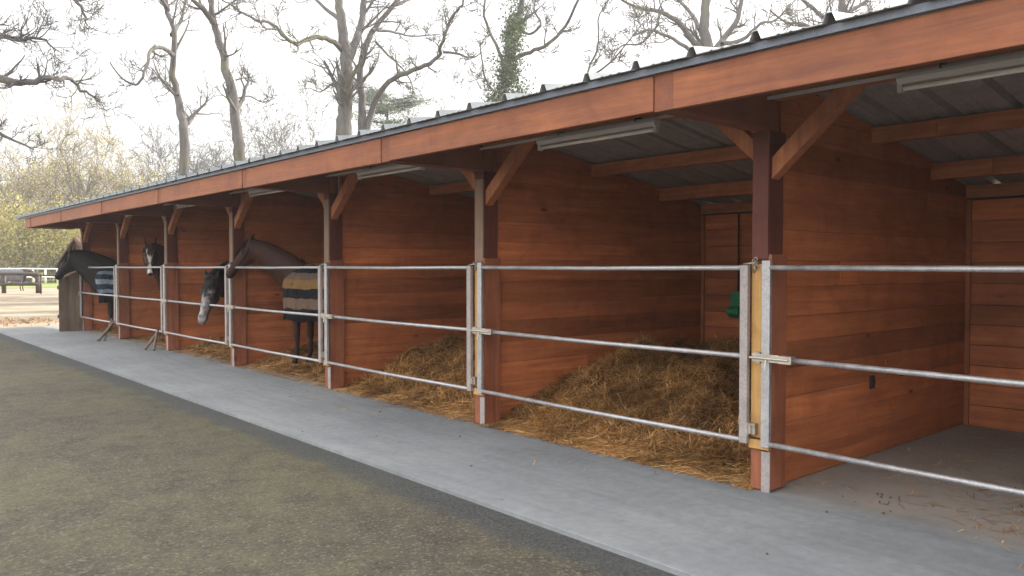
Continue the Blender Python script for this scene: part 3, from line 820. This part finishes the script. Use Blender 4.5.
# sticks leaning on the gates
t = empty('leaning_sticks', (4.42, 17.5, 0), 'crossed grey sticks leaning on the bottom rail of the far gates', 'sticks')
MB().tube([(4.15, 17.1, .012), (4.35, 17.3, .17), (4.53, 17.45, .36)], [.03, .027, .02], 8).build('stick', M['stick'], t)
MB().tube([(4.28, 17.15, .012), (4.4, 17.36, .2), (4.53, 17.6, .40)], [.022, .022, .018], 8).build('stick', M['stick'], t)
t = empty('leaning_sticks', (4.42, 14.5, 0), 'short pair of sticks propped under the gate of the horse with a white blaze', 'sticks')
MB().tube([(4.32, 14.75, .012), (4.43, 14.72, .17), (4.53, 14.66, .34)], [.028, .025, .02], 8).build('stick', M['stick'], t)
MB().tube([(4.40, 14.50, .012), (4.46, 14.62, .17), (4.53, 14.72, .35)], [.022, .022, .018], 8).build('stick', M['stick'], t)

# ------------------------------------------------------------------ trees
class Tree:
    def __init__(s, seed, twig=1.0, crook=.28, leaves=None, minr=.006, grav=0.0):
        s.b = MB(); s.r = random.Random(seed); s.crook = crook; s.tw = twig; s.tips = []; s.minr = minr; s.grav = grav
    def rv(s): return Vector((s.r.gauss(0, 1), s.r.gauss(0, 1), s.r.gauss(0, 1)))
    def limb(s, pts, r0, r1, depth, sides=None, kids=6, klen=None, n=4, wob=.02):
        Q = catmull(pts, n); m = len(Q)
        tot = sum((Q[i+1]-Q[i]).length for i in range(m-1))
        Q = [q + (s.rv()*tot*wob*.25 if 0 < i < m-1 else Vector()) for i, q in enumerate(Q)]
        rr = [r0+(r1-r0)*(i/(m-1))**.8 for i in range(m)]
        s.b.tube(Q, rr, sides or (8 if r0 > .12 else 5 if r0 > .04 else 3), False)
        if depth <= 0:
            s.tips.append(Q[-1]); return
        for c in range(kids):
            t = s.r.uniform(.25, 1.0); i = min(int(t*(m-1)), m-2)
            q = Q[i].lerp(Q[i+1], s.r.random()); d = (Q[i+1]-Q[i]).normalized()
            ax = s.rv(); ax = (ax-d*ax.dot(d)).normalized()
            nd = (d*s.r.uniform(.5, 1.0)+ax*s.r.uniform(.7, 1.1)).normalized()
            L = (klen or tot*.5)*s.r.uniform(.55, 1.15)
            s.grow(q, nd, max(rr[i]*s.r.uniform(.4, .6), s.minr), L, depth-1)
    def grow(s, p, d, r, L, depth):
        n = 5 if depth > 0 else 3; pts = [p]; q = p.copy(); dd = d.copy()
        for i in range(n):
            dd = (dd+s.rv()*s.crook*.55+Vector((0, 0, .10-s.grav))).normalized()
            q = q+dd*L/n; pts.append(q.copy())
        rr = [max(s.minr*.55, r*(1-.72*i/n)) for i in range(n+1)]
        s.b.tube(pts, rr, 5 if r > .05 else 3, False)
        if depth <= 0:
            s.tips.append(pts[-1]); s.tips.append(pts[2]); return
        for c in range(max(2, int(s.r.uniform(3.2, 5.6)*s.tw))):
            i = s.r.randint(1, n); q = pts[i]; dl = (pts[i]-pts[i-1]).normalized()
            ax = s.rv(); ax = (ax-dl*ax.dot(dl)).normalized()
            nd = (dl*s.r.uniform(.5, 1)+ax*s.r.uniform(.5, 1.0)).normalized()
            s.grow(q, nd, max(rr[i]*.62, s.minr), L*s.r.uniform(.42, .72), depth-1)
def leafcloud(b, pts, n, spread, size, rnd):
    for p in pts:
        for _ in range(n):
            c = Vector(p)+Vector((rnd.gauss(0, spread), rnd.gauss(0, spread), rnd.gauss(0, spread*.8)))
            a = Vector((rnd.gauss(0,1), rnd.gauss(0,1), rnd.gauss(0,1))).normalized(); e = a.orthogonal().normalized()
            s = size*rnd.uniform(.6, 1.4); nv = len(b.v)
            f = a.cross(e)
            b.v += [tuple(c-e*s), tuple(c+f*s*.6), tuple(c+e*s), tuple(c-f*s*.6)]; b.f.append((nv, nv+1, nv+2, nv+3))
def traced(name, label, cat, Z, base_px, limbs, seed, depth=4, group=None, mt='bark', leaves=None, minr=.018, twig=1.12):
    """limbs: (list of (px, py, dz), width px start, width px end, kids, kid length px). Each is a limb with its own depth run."""
    g0 = at(base_px, 400, Z); base = Vector((at(base_px, 267, Z).x, at(base_px, 267, Z).y, -.06))
    t = empty(name, tuple(base), label, cat, group)
    T = Tree(seed, twig, minr=minr); k = Z/F
    for idx, (pts, w0, w1, kids, kl) in enumerate(limbs):
        P = [at(x, y, Z+dz) for x, y, dz in pts]
        if idx == 0:
            T2 = Tree(seed+1, twig, minr=minr)
            P = [base] + P
            T2.limb(P, w0*k*.62, w1*k*.5, 0 if kids == 0 else depth-1, kids=kids, klen=kl*k, wob=.006)
            main = T2
        else:
            T.limb(P, w0*k*.5, w1*k*.5, depth-1, kids=kids, klen=kl*k, wob=.012)
    main.b.build('trunk', M[mt], t, True)
    if T.b.v: T.b.build('crown', M[mt], t, True)
    if leaves: leaves(t, main, T)
    return t
# leaning slim oak, leftmost of the two over the roof
traced('bare_tree', 'slim bare tree with a crooked left branch, left of the forking trunk', 'tree', 42, 184,
 [([(184,182,0),(183,130,0),(178,100,.3),(172,70,.3),(174,35,0),(166,4,0),(160,-60,0),(165,-150,0)], 10, 2, 10, 50),
  ([(183,128,0),(191,120,1),(196,112,1.5),(206,104,2)], 5, 2, 3, 20),
  ([(173,55,0),(163,48,-1),(151,50,-2),(146,68,-3),(138,84,-3.5),(122,78,-4),(110,62,-5)], 5, 1, 8, 22),
  ([(172,35,0),(180,22,2),(190,-10,3),(210,-50,5)], 5, 1, 6, 35),
  ([(178,95,0),(166,88,1),(158,76,2)], 2.5, .8, 4, 15),
  ([(168,10,0),(150,-20,-2),(120,-50,-4)], 5, 1, 6, 40)], 11)
traced('bare_tree', 'straight bare tree forking at the top edge, right of the slim crooked tree', 'tree', 40, 240,
 [([(241,170,0),(236,130,0),(231,90,0),(222,50,.3),(213,22,.3),(212,0,0),(216,-70,0),(210,-140,0)], 12, 3, 8, 55),
  ([(213,22,0),(203,9,-1),(190,-4,-2),(172,-40,-3)], 7, 2, 6, 35),
  ([(236,80,0),(246,78,1),(258,84,2)], 2, .8, 4, 16),
  ([(234,100,0),(248,96,1),(262,102,1.5),(275,98,2)], 2.2, .8, 5, 18)], 23)
traced('bare_tree', 'large bare oak with thick twin trunks and a long arching left limb', 'tree', 38, 345,
 [([(344,145,0),(345,110,0),(347,80,0),(345,48,0),(341,20,0),(337,-10,0),(330,-90,0)], 16, 6, 5, 50),
  ([(347,62,0),(356,40,.5),(362,18,1),(366,-10,1),(380,-70,2)], 10, 4, 6, 45),
  ([(342,50,0),(330,40,-1),(312,38,-2),(298,44,-3),(285,38,-4),(272,24,-4),(255,20,-5),(238,10,-5),(222,0,-6)], 6, 1.2, 14, 26),
  ([(362,140,1),(362,105,1),(360,75,1),(366,45,1),(378,22,1.5),(396,2,2),(410,-30,3)], 9, 4, 8, 32),
  ([(366,135,1),(372,108,1),(385,86,0),(405,74,-1),(424,66,-2),(438,56,-2),(443,40,-3),(450,20,-3),(460,8,-4),(466,-6,-4)], 7, 1.5, 14, 22),
  ([(443,52,-3),(458,54,-3),(472,58,-4),(482,52,-4)], 3, 1, 5, 16),
  ([(372,30,1),(392,32,2),(412,36,3),(440,34,4)], 4, 1, 7, 22),
  ([(376,42,1),(388,55,0),(402,68,0),(412,84,-1),(412,100,-1)], 3, .8, 7, 18),
  ([(344,80,0),(332,84,1),(320,92,2),(310,88,2)], 3, .8, 6, 18),
  ([(341,20,0),(325,8,2),(300,-15,3)], 6, 2, 6, 36),
  ([(396,5,2),(420,-5,4),(445,-12,5)], 4, 1, 5, 30)], 31)
def ivy(t, main, T):
    b = MB(); rnd = random.Random(5); P = []
    for i in range(210):
        y = rnd.uniform(20, 150); x = 508+3*math.sin(y*.05)+rnd.gauss(0, 2.5+.11*max(0, y-35)); 
        if y < 40: x = 511+(40-y)*.2+rnd.gauss(0, 3)
        P.append(at(x, y, 36+rnd.gauss(0, .35)))
    P += [at(rnd.uniform(509, 522), rnd.uniform(-5, 30), 36) for _ in range(16)]
    leafcloud(b, P, 48, .2, .055, rnd)
    b.build('ivy', M['leaf_ivy'], t)
traced('ivy_tree', 'tree trunk wrapped in green ivy with curling bare branches above the roof', 'tree', 36, 505,
 [([(505,110,0),(505,85,0),(507,60,0),(514,30,0),(522,0,0),(528,-60,0)], 9, 4, 3, 40),
  ([(506,70,0),(496,45,0),(487,25,1),(484,5,1),(492,-20,2)], 4, 2, 6, 24),
  ([(508,88,0),(496,92,-1),(486,80,-1),(482,60,-2),(480,40,-2)], 3, 1.2, 6, 18),
  ([(512,60,0),(530,52,0),(548,44,-1),(566,26,-1),(578,0,-2),(590,-30,-2)], 5, 2, 10, 26),
  ([(516,28,0),(530,34,1),(541,24,1),(534,8,2),(540,-10,2)], 3.5, 1.5, 6, 20),
  ([(586,88,-1),(588,70,-1),(598,46,-1),(598,20,-1),(608,0,-2)], 3, 1, 7, 22),
  ([(586,80,-1),(606,66,-2),(620,52,-2),(634,34,-3),(645,20,-3)], 2.5, .8, 7, 20)], 47, leaves=ivy)
traced('bare_tree', 'spreading bare oak with looping branches over the roof right of centre', 'tree', 38, 712,
 [([(712,80,0),(708,50,0),(704,25,0),(706,0,0),(700,-60,0)], 13.5, 6.5, 4, 40),
  ([(708,52,0),(694,42,0),(680,24,-1),(660,12,-1),(640,8,-2),(622,0,-3)], 8.1, 2.0, 10, 26),
  ([(712,55,0),(724,38,1),(738,18,1),(742,-10,1)], 8.1, 3.9, 7, 26),
  ([(706,52,0),(690,50,-2),(668,36,-2),(648,30,-3),(634,36,-4)], 5.4, 1.6, 8, 22),
  ([(722,44,0),(742,40,1),(760,24,1),(776,20,2),(790,4,2)], 5.4, 1.6, 9, 24),
  ([(700,30,0),(690,12,2),(672,-6,2)], 5.4, 2.6, 7, 26),
  ([(660,12,0),(655,28,-1),(640,44,-2),(622,46,-2),(612,60,-3)], 3.2, 1.0, 7, 20)], 59)
traced('bare_tree', 'crooked bare tree rising over the roof at upper right', 'tree', 36, 850,
 [([(850,80,0),(846,40,0),(842,10,0),(846,-60,0)], 10.8, 5.2, 4, 40),
  ([(846,30,0),(830,22,0),(812,8,-1),(796,-6,-1)], 6.8, 2.6, 9, 24),
  ([(843,14,0),(856,8,1),(870,-2,1),(885,-14,2)], 5.4, 2.1, 8, 26),
  ([(840,36,0),(824,34,-1),(804,24,-2),(786,22,-2),(770,10,-3)], 4.6, 1.6, 9, 22),
  ([(850,26,0),(872,16,1),(890,6,2)], 4.1, 1.6, 7, 22)], 61)
# off-frame oak whose branches hang in at the left
def offleft():
    Z = 24
    traced('bare_tree', 'bare oak at the left edge, its twigs reaching in at upper left', 'tree', Z, -190,
     [([(-190,200,0),(-185,100,0),(-180,0,0),(-170,-150,0)], 34, 16, 0, 40),
      ([(-182,40,0),(-120,60,0),(-60,70,0),(-10,76,0),(20,84,0),(48,78,0),(70,80,1),(86,92,1),(100,99,1)], 14, 1.4, 26, 30),
      ([(-180,-20,0),(-110,-10,0),(-50,10,0),(-8,30,0),(18,40,0),(40,38,0),(56,50,0)], 12, 1.2, 22, 34),
      ([(-185,110,0),(-120,120,0),(-60,124,0),(-10,132,0),(14,140,0),(34,150,0)], 9, 1.2, 14, 22),
      ([(-175,-80,0),(-100,-70,0),(-30,-40,0),(10,-22,0),(46,-18,0),(74,-4,0),(84,16,0),(88,26,0)], 12, 1.2, 22, 34)], 71, depth=4, minr=.010)
offleft()
def bushy(px, Z, top, wpx, seed, label, name='budding_tree', lm='leaf_spring', base=None, nl=1, depth=5, group='budding trees left of the stable', mt='bark_far', minr=.024):
    top -= 34; wpx *= 1.15; Z += 24
    base = at(px, 267, Z); base.z = -.06; k = Z/F; H = (267-top)*k+1.45
    t = empty(name, tuple(base), label, 'tree', group)
    T = Tree(seed, 1.0, crook=.3, minr=minr); rnd = random.Random(seed)
    tb = MB(); th = H*.3
    tb.tube([base, base+Vector((rnd.uniform(-.2,.2), 0, th*.5)), base+Vector((rnd.uniform(-.3,.3), 0, th))], [H*.024, H*.019, H*.016], 8)
    top_ = base+Vector((0, 0, th))
    for i in range(8):
        a = i*2.4+rnd.random(); e = rnd.uniform(.35, 1.35)
        d = Vector((math.cos(a)*math.cos(e), math.sin(a)*math.cos(e), math.sin(e)))
        L = (H-th)*rnd.uniform(.5, .68)*(.65+.35*math.sin(e))
        L = min(L, wpx*k*.62/max(.35, math.cos(e)))
        T.grow(top_-Vector((0,0,rnd.uniform(0, th*.5))), d, H*.011, L, depth-1)
    tb.build('trunk', M[mt], t, True); T.b.build('crown', M[mt], t)
    if nl:
        b = MB(); leafcloud(b, [p for p in T.tips if rnd.random() < .8], nl, .32, .045+.0005*Z, rnd); b.build('leaves', M[lm], t)
    return t
bushy(88, 62, 116, 130, 101, 'tallest budding bare tree behind the left end of the roof')
bushy(24, 60, 136, 110, 102, 'yellow-green budding tree at the left edge of the picture', nl=2)
bushy(140, 66, 160, 80, 103, 'low budding tree just right of the tallest one, above the roof end', nl=2)
bushy(-40, 58, 120, 120, 104, 'budding tree cut by the left frame edge', nl=2)
bushy(50, 80, 150, 120, 105, 'budding tree deeper in the wood behind the tallest one', nl=1)
for i, (px, Z, top, w, lab) in enumerate(((205, 70, 118, 90, 'fine-twigged far tree between the two slim trunks'), (270, 66, 112, 90, 'fine-twigged far tree right of the straight forking trunk'), (312, 70, 108, 80, 'fine-twigged far tree left of the large oak'), (160, 76, 140, 70, 'small far bare tree left of the slim crooked tree'), (430, 75, 95, 70, 'faint far tree between the large oak and the ivy tree'))):
    bushy(px, Z, top, w, 120+i, lab, 'far_tree', nl=0, depth=5, group='fine bare trees far behind the roof', mt='bark', minr=.030)
# understorey trees: dense yellow-green foliage
US = [(-30, 52, 200, 60, 'leafy yellow-green bush at the far left edge behind the fence'), (12, 50, 196, 60, 'leafy yellow-green bush left of the roof end'),
      (45, 53, 206, 55, 'leafy yellow-green bush directly behind the log rails'), (78, 51, 200, 60, 'leafy yellow-green bush behind the roof end and black horse'),
      (112, 55, 196, 60, 'leafy yellow-green bush hidden mostly by the far roof')]
for i, (px, Z, top, w, lab) in enumerate(US):
    Z += 27
    base = at(px, 267, Z); base.z = -.06; k = Z/F; H = (267-top)*k+1.45
    t = empty('leafy_bush', tuple(base), lab, 'bush', 'yellow-green bushes behind the meadow')
    T = Tree(200+i, 1.0, minr=.012); rnd = random.Random(i+9)
    for j in range(9):
        a = j*2.4; e = rnd.uniform(.7, 1.5); s0 = base+Vector((rnd.uniform(-1.5, 1.5), rnd.uniform(-1, 1), 0))
        T.grow(s0, Vector((math.cos(a)*math.cos(e), math.sin(a)*math.cos(e), math.sin(e))), .06, H*rnd.uniform(.55, .8), 2)
    T.b.build('stems', M['bark_far'], t)
    b = MB(); P = []
    for _ in range(260):
        a = rnd.uniform(0, 6.28); r_ = w*k*.62*math.sqrt(rnd.random()); z = rnd.uniform(.1, 1)**.8*H*(1-.35*(r_/(w*k*.62))**2)
        P.append(base+Vector((math.cos(a)*r_, math.sin(a)*r_*.7, z)))
    P = [p for p in P if noise.noise(p*.5) > -.22]
    leafcloud(b, P, 40, .62, .12, rnd); b.build('leaves', M['leaf_wood'], t)
# wood mass further back
b = MB(); rnd = random.Random(77); P = []
for _ in range(2600):
    px = rnd.uniform(-420, 520); Z = rnd.uniform(104, 120)
    h = 11.5+2.5*math.sin(px*.03)+2*noise.noise(Vector((px*.02, 0, 0)))
    p = at(px, 267, Z); p.z = h*rnd.random()**.9
    if noise.noise(p*.22) > -.12: P.append(p)
leafcloud(b, P, 26, 1.05, .22, rnd)
for i in range(260):
    px = rnd.uniform(-420, 520); p = at(px, 267, rnd.uniform(100, 118)); p.z = 0
    hh = rnd.uniform(7, 11); b.tube([p, p+Vector((rnd.uniform(-.4,.4), 0, hh*.5)), p+Vector((rnd.uniform(-.8,.8), 0, hh))], [.10, .07, .02], 4)
tag(b.build('distant_wood', M['leaf_wood']), 'hazy yellow-green wood closing the view at left', 'wood', kind='stuff')
# slender pale saplings before the bushes
for i, px in enumerate((20, 32, 46, 60)):
    p = at(px, 267, 76); p.z = -.06
    t = empty('sapling', tuple(p), ['slender pale sapling, leftmost of four before the bushes', 'slender pale sapling, second from left of four', 'slender pale sapling, third from left of four', 'slender pale sapling, rightmost of four, left of the black horse'][i], 'sapling', 'slender saplings at the meadow edge')
    T = Tree(300+i, .7, minr=.008)
    MB().tube([p, p+Vector((.08, 0, 2.0)), p+Vector((-.04, 0, 5.0))], [.08, .06, .03], 6).build('trunk', M['pale'], t, True)
    for j in range(7): T.grow(p+Vector((0, 0, 1.3+j*.35)), Vector((math.cos(j*2.4), math.sin(j*2.4), .9)).normalized(), .015, .8, 1)
    T.b.build('crown', M['bark_far'], t)
# cedar behind the oak
def cedar(px, Z, y0, w, label, seed):
    base = at(px, 267, Z); base.z = -.06; k = Z/F; t = empty('cedar_tree', tuple(base), label, 'tree')
    H = (267-y0)*k+1.45; rnd = random.Random(seed)
    MB().tube([base, base+Vector((0, 0, H*.95))], [.35, .06], 8).build('trunk', M['bark'], t, True)
    b = MB(); br = MB()
    for i in range(46):
        z = H*rnd.uniform(.35, 1); a = rnd.uniform(0, 6.28); L = w*k*(.35+.65*(1-z/H)*1.6)*rnd.uniform(.5, 1)*.9
        d = Vector((math.cos(a), math.sin(a), .12)); s0 = base+Vector((0, 0, z))
        br.tube([s0, s0+d*L*.5, s0+d*L], [.06, .04, .012], 4)
        P = [s0+d*L*rnd.uniform(.3, 1.05) for _ in range(9)]
        P = [p+Vector((rnd.gauss(0,.25), rnd.gauss(0,.25), rnd.gauss(0,.06))) for p in P]
        for p in P:
            for _ in range(64):
                c = p+Vector((rnd.gauss(0,.34), rnd.gauss(0,.34), rnd.gauss(0,.10))); s = rnd.uniform(.05, .1)
                e = Vector((rnd.gauss(0,1), rnd.gauss(0,1), rnd.gauss(0,.5))).normalized(); f = e.orthogonal().normalized()
                nv = len(b.v); b.v += [tuple(c-e*s), tuple(c+f*s*.4), tuple(c+e*s), tuple(c-f*s*.4)]; b.f.append((nv,nv+1,nv+2,nv+3))
    br.build('branches', M['bark'], t); b.build('needles', M['leaf_cedar'], t)
t = empty('shade_hedge', (18, 41, -.06), 'unseen evergreen hedge added behind the far end of the stable to shade the sand', 'hedge')  # hidden behind the roof, added to cast a shade band on the far sand
_r = random.Random(9); _b = MB(); leafcloud(_b, [(_r.uniform(14, 23), _r.uniform(39, 43.5), _r.uniform(.1, 4.9)) for _ in range(800)], 50, .35, .13, _r); _b.build('leaves', M['leaf_ivy'], t)
_b = MB(); _b.tube([(18, 41, -.06), (18.2, 41.1, 2), (18, 41, 4.5)], [.2, .15, .05], 6).build('trunk', M['bark'], t)

cedar(388, 52, 94, 120, 'dark evergreen cedar peeping over the roof behind the large oak', 4)

# ------------------------------------------------------------------ far fences, hut, hay
def seg_fence(name, label, cat, A, B, n, h, rails, mpost, rp=.05, rr=.04):
    A, B = Vector(A), Vector(B); A.z = B.z = -.05
    t = empty(name, tuple(A), label, cat)
    for i in range(n+1):
        p = A.lerp(B, i/n); MB().tube([p, p+Vector((0, 0, h*random.uniform(.97, 1.04)))], rp, 8).build('post', mpost, t, True)
    for z in rails:
        q = [A.lerp(B, i/n)+Vector((0, -rp*.9, h*z+random.uniform(-.02, .02))) for i in range(n+1)]
        MB().tube(q, rr, 7).build('rail', mpost, t, True)
    return t
seg_fence('white_fence', 'white post and rail fence far across the meadow at left', 'fence', at(-160, 280, 72), at(130, 280, 72), 24, 1.4, (.42, .95), M['white_paint'], .085, .065)
seg_fence('log_fence', 'dark weathered two-rail log fence at the left edge', 'fence', at(-64, 290, 46), at(38, 290, 46), 3, 1.18, (.44, .93), M['logwood'], .12, .10)
# long low rail continuing right to the stable
a_, b_ = at(39, 285, 45), at(75, 285, 45); a_.z = b_.z = .98
t = empty('pole_jump', (a_.x, a_.y, 0), 'thin dark pole lying between the log fence and the stable', 'pole')
MB().tube([a_, b_], .05, 7).build('pole', M['logwood'], t, True)
for q in (a_.lerp(b_, .05), a_.lerp(b_, .95)):
    MB().tube([(q.x, q.y, -.05), (q.x, q.y, 1.0)], .05, 7).build('support', M['logwood'], t, True)
# pony in a grey rug behind the log fence
rug_grey = rug_mat('grey_rug', [(0, (.10, .095, .10)), (.5, (.13, .125, .13)), (1, (.13, .125, .13))], .5, 1.3)
q0 = at(19, 280, 49); hx = Vector((math.cos(YAW), -math.sin(YAW), 0))
pw = Vector((q0.x, q0.y, 1.30)); pp = pw+hx*.85; pm = pw+hx*1.15
make_horse('small dark pony in a grey rug, head low behind the dark log fence', tuple(pw), (hx.x, hx.y), (pp.x, pp.y, 1.12), (pm.x, pm.y, .66), (.05, .03, .02), (.02, .015, .012), None, rug_grey, 'hair_black', group='horses at the stable and paddock')
# gabled hut beyond the stable
p = at(76, 267, 33); p.z = -.05; t = empty('gabled_hut', tuple(p), 'small brown hut with steep gable behind the black horse', 'hut')
r_ = Vector((math.cos(YAW), -math.sin(YAW), 0)); f_ = Vector((math.sin(YAW), math.cos(YAW), 0))
def hutpoly(poly, d0, d1, name, m):
    b = MB(); n = len(poly)
    for d in (d0, d1):
        for u, z in poly: b.v.append(tuple(p+r_*u+f_*d+Vector((0, 0, z))))
    b.f = [tuple(range(n)), tuple(range(2*n-1, n-1, -1))]+[(i, n+i, n+(i+1) % n, (i+1) % n) for i in range(n)]
    return b.build(name, m, t)
hutpoly([(-.62, 0), (.62, 0), (.62, 1.6), (0, 2.5), (-.62, 1.6)], 0, 1.8, 'walls', M['hut'])
hutpoly([(-.78, 1.45), (0, 2.62), (.78, 1.45), (.78, 1.53), (0, 2.70), (-.78, 1.53)], -.15, 1.95, 'roof', M['hut'])
# leaf litter on the sand before the sunlit patch
b = MB(); rnd = random.Random(12)
for i in range(2600):
    x = rnd.uniform(-6, 5); y = rnd.gauss(25.5, .8)
    c = Vector((x, y, -.045+abs(rnd.gauss(0, .03)))); a = Vector((rnd.gauss(0,1), rnd.gauss(0,1), rnd.gauss(0,.4))).normalized(); e = a.orthogonal().normalized(); s = rnd.uniform(.02, .05)
    nv = len(b.v); b.v += [tuple(c-a*s), tuple(c+e*s*.6), tuple(c+a*s), tuple(c-e*s*.6)]; b.f.append((nv,nv+1,nv+2,nv+3))
tag(b.build('leaf_litter', M['leaf_dead']), 'dry brown leaves lying in a band on the sunlit sand', 'leaves', kind='stuff')

hz = MB().box(-150, 150, -40, 210, -1.1, 45).build('haze', bpy.data.materials.new('haze_air'))
tag(hz, 'thin pale haze in the air over the yard and trees', 'haze', kind='stuff')
hm = hz.data.materials[0]; hm.use_nodes = True; hm.node_tree.nodes.clear()
ho = hm.node_tree.nodes.new('ShaderNodeOutputMaterial'); hv = hm.node_tree.nodes.new('ShaderNodeVolumePrincipled')
hv.inputs['Density'].default_value = .0011; hv.inputs['Color'].default_value = (.95, .96, 1, 1); hv.inputs['Anisotropy'].default_value = .35
hm.node_tree.links.new(hv.outputs[0], ho.inputs['Volume'])
# ------------------------------------------------------------------ light, sky, camera
SUN_AZ = R(100); SUN_EL = R(27)     # azimuth clockwise from +Y
sd = Vector((math.sin(SUN_AZ)*math.cos(SUN_EL), math.cos(SUN_AZ)*math.cos(SUN_EL), math.sin(SUN_EL)))
L = bpy.data.lights.new('sun', 'SUN'); L.energy = 4.8; L.angle = R(.6); L.color = (1, .93, .82)
lo = bpy.data.objects.new('sun', L); C.objects.link(lo); lo.rotation_euler = (-sd).to_track_quat('-Z', 'Y').to_euler(); lo.location = (20, -5, 20)
w = bpy.data.worlds.new('World'); sc.world = w; w.use_nodes = True
nt = w.node_tree; bg = nt.nodes['Background']
sky = nt.nodes.new('ShaderNodeTexSky'); sky.sky_type = 'NISHITA'; sky.sun_disc = False
sky.sun_elevation = SUN_EL; sky.sun_rotation = SUN_AZ
sky.air_density = 1.0; sky.dust_density = 4.0; sky.ozone_density = 1.0
# thin bright overcast veil over the blue
tcw = N(nt, 'ShaderNodeTexCoord'); cl = noisef(nt, tcw.outputs['Generated'], 2.2, 6, .6, .5)
veil = mix(nt, 1.0, (6.6, 6.45, 6.15), ramp(nt, cl, [(.3, (.92, .93, .95)), (.7, (1.06, 1.06, 1.06))]), 'MULTIPLY')
skyc = mix(nt, ramp(nt, cl, [(.3, (.62, .62, .62)), (.62, (.86, .86, .86))]), sky.outputs[0], veil)
# the veil is brighter overhead and over the open yard than low over the wood
dp = N(nt, 'ShaderNodeVectorMath', operation='DOT_PRODUCT'); nt.links.new(tcw.outputs['Generated'], dp.inputs[0])
dp.inputs[1].default_value = Vector((-.62, -.42, .66)).normalized()
fac = N(nt, 'ShaderNodeMapRange'); nt.links.new(dp.outputs['Value'], fac.inputs[0])
fac.inputs[1].default_value = -.45; fac.inputs[2].default_value = .75; fac.inputs[3].default_value = .50; fac.inputs[4].default_value = 1.45
fc = N(nt, 'ShaderNodeCombineColor')
for i in range(3): nt.links.new(fac.outputs[0], fc.inputs[i])
nt.links.new(mix(nt, 1.0, skyc, fc.outputs[0], 'MULTIPLY'), bg.inputs[0]); bg.inputs[1].default_value = .15
cam = bpy.data.cameras.new('camera'); co = bpy.data.objects.new('camera', cam); C.objects.link(co)
co.location = (0, 0, CAMZ); co.rotation_euler = (R(90)-PITCH, 0, -YAW)
cam.sensor_width = 36; cam.lens = F/1024*36; cam.clip_end = 3000; cam.clip_start = .05
sc.camera = co
sc.render.engine = 'CYCLES'
sc.view_settings.view_transform = 'Standard'; sc.view_settings.look = 'None'
sc.view_settings.exposure = 1.6; sc.view_settings.gamma = 1
sc.render.resolution_x = 1024; sc.render.resolution_y = 576
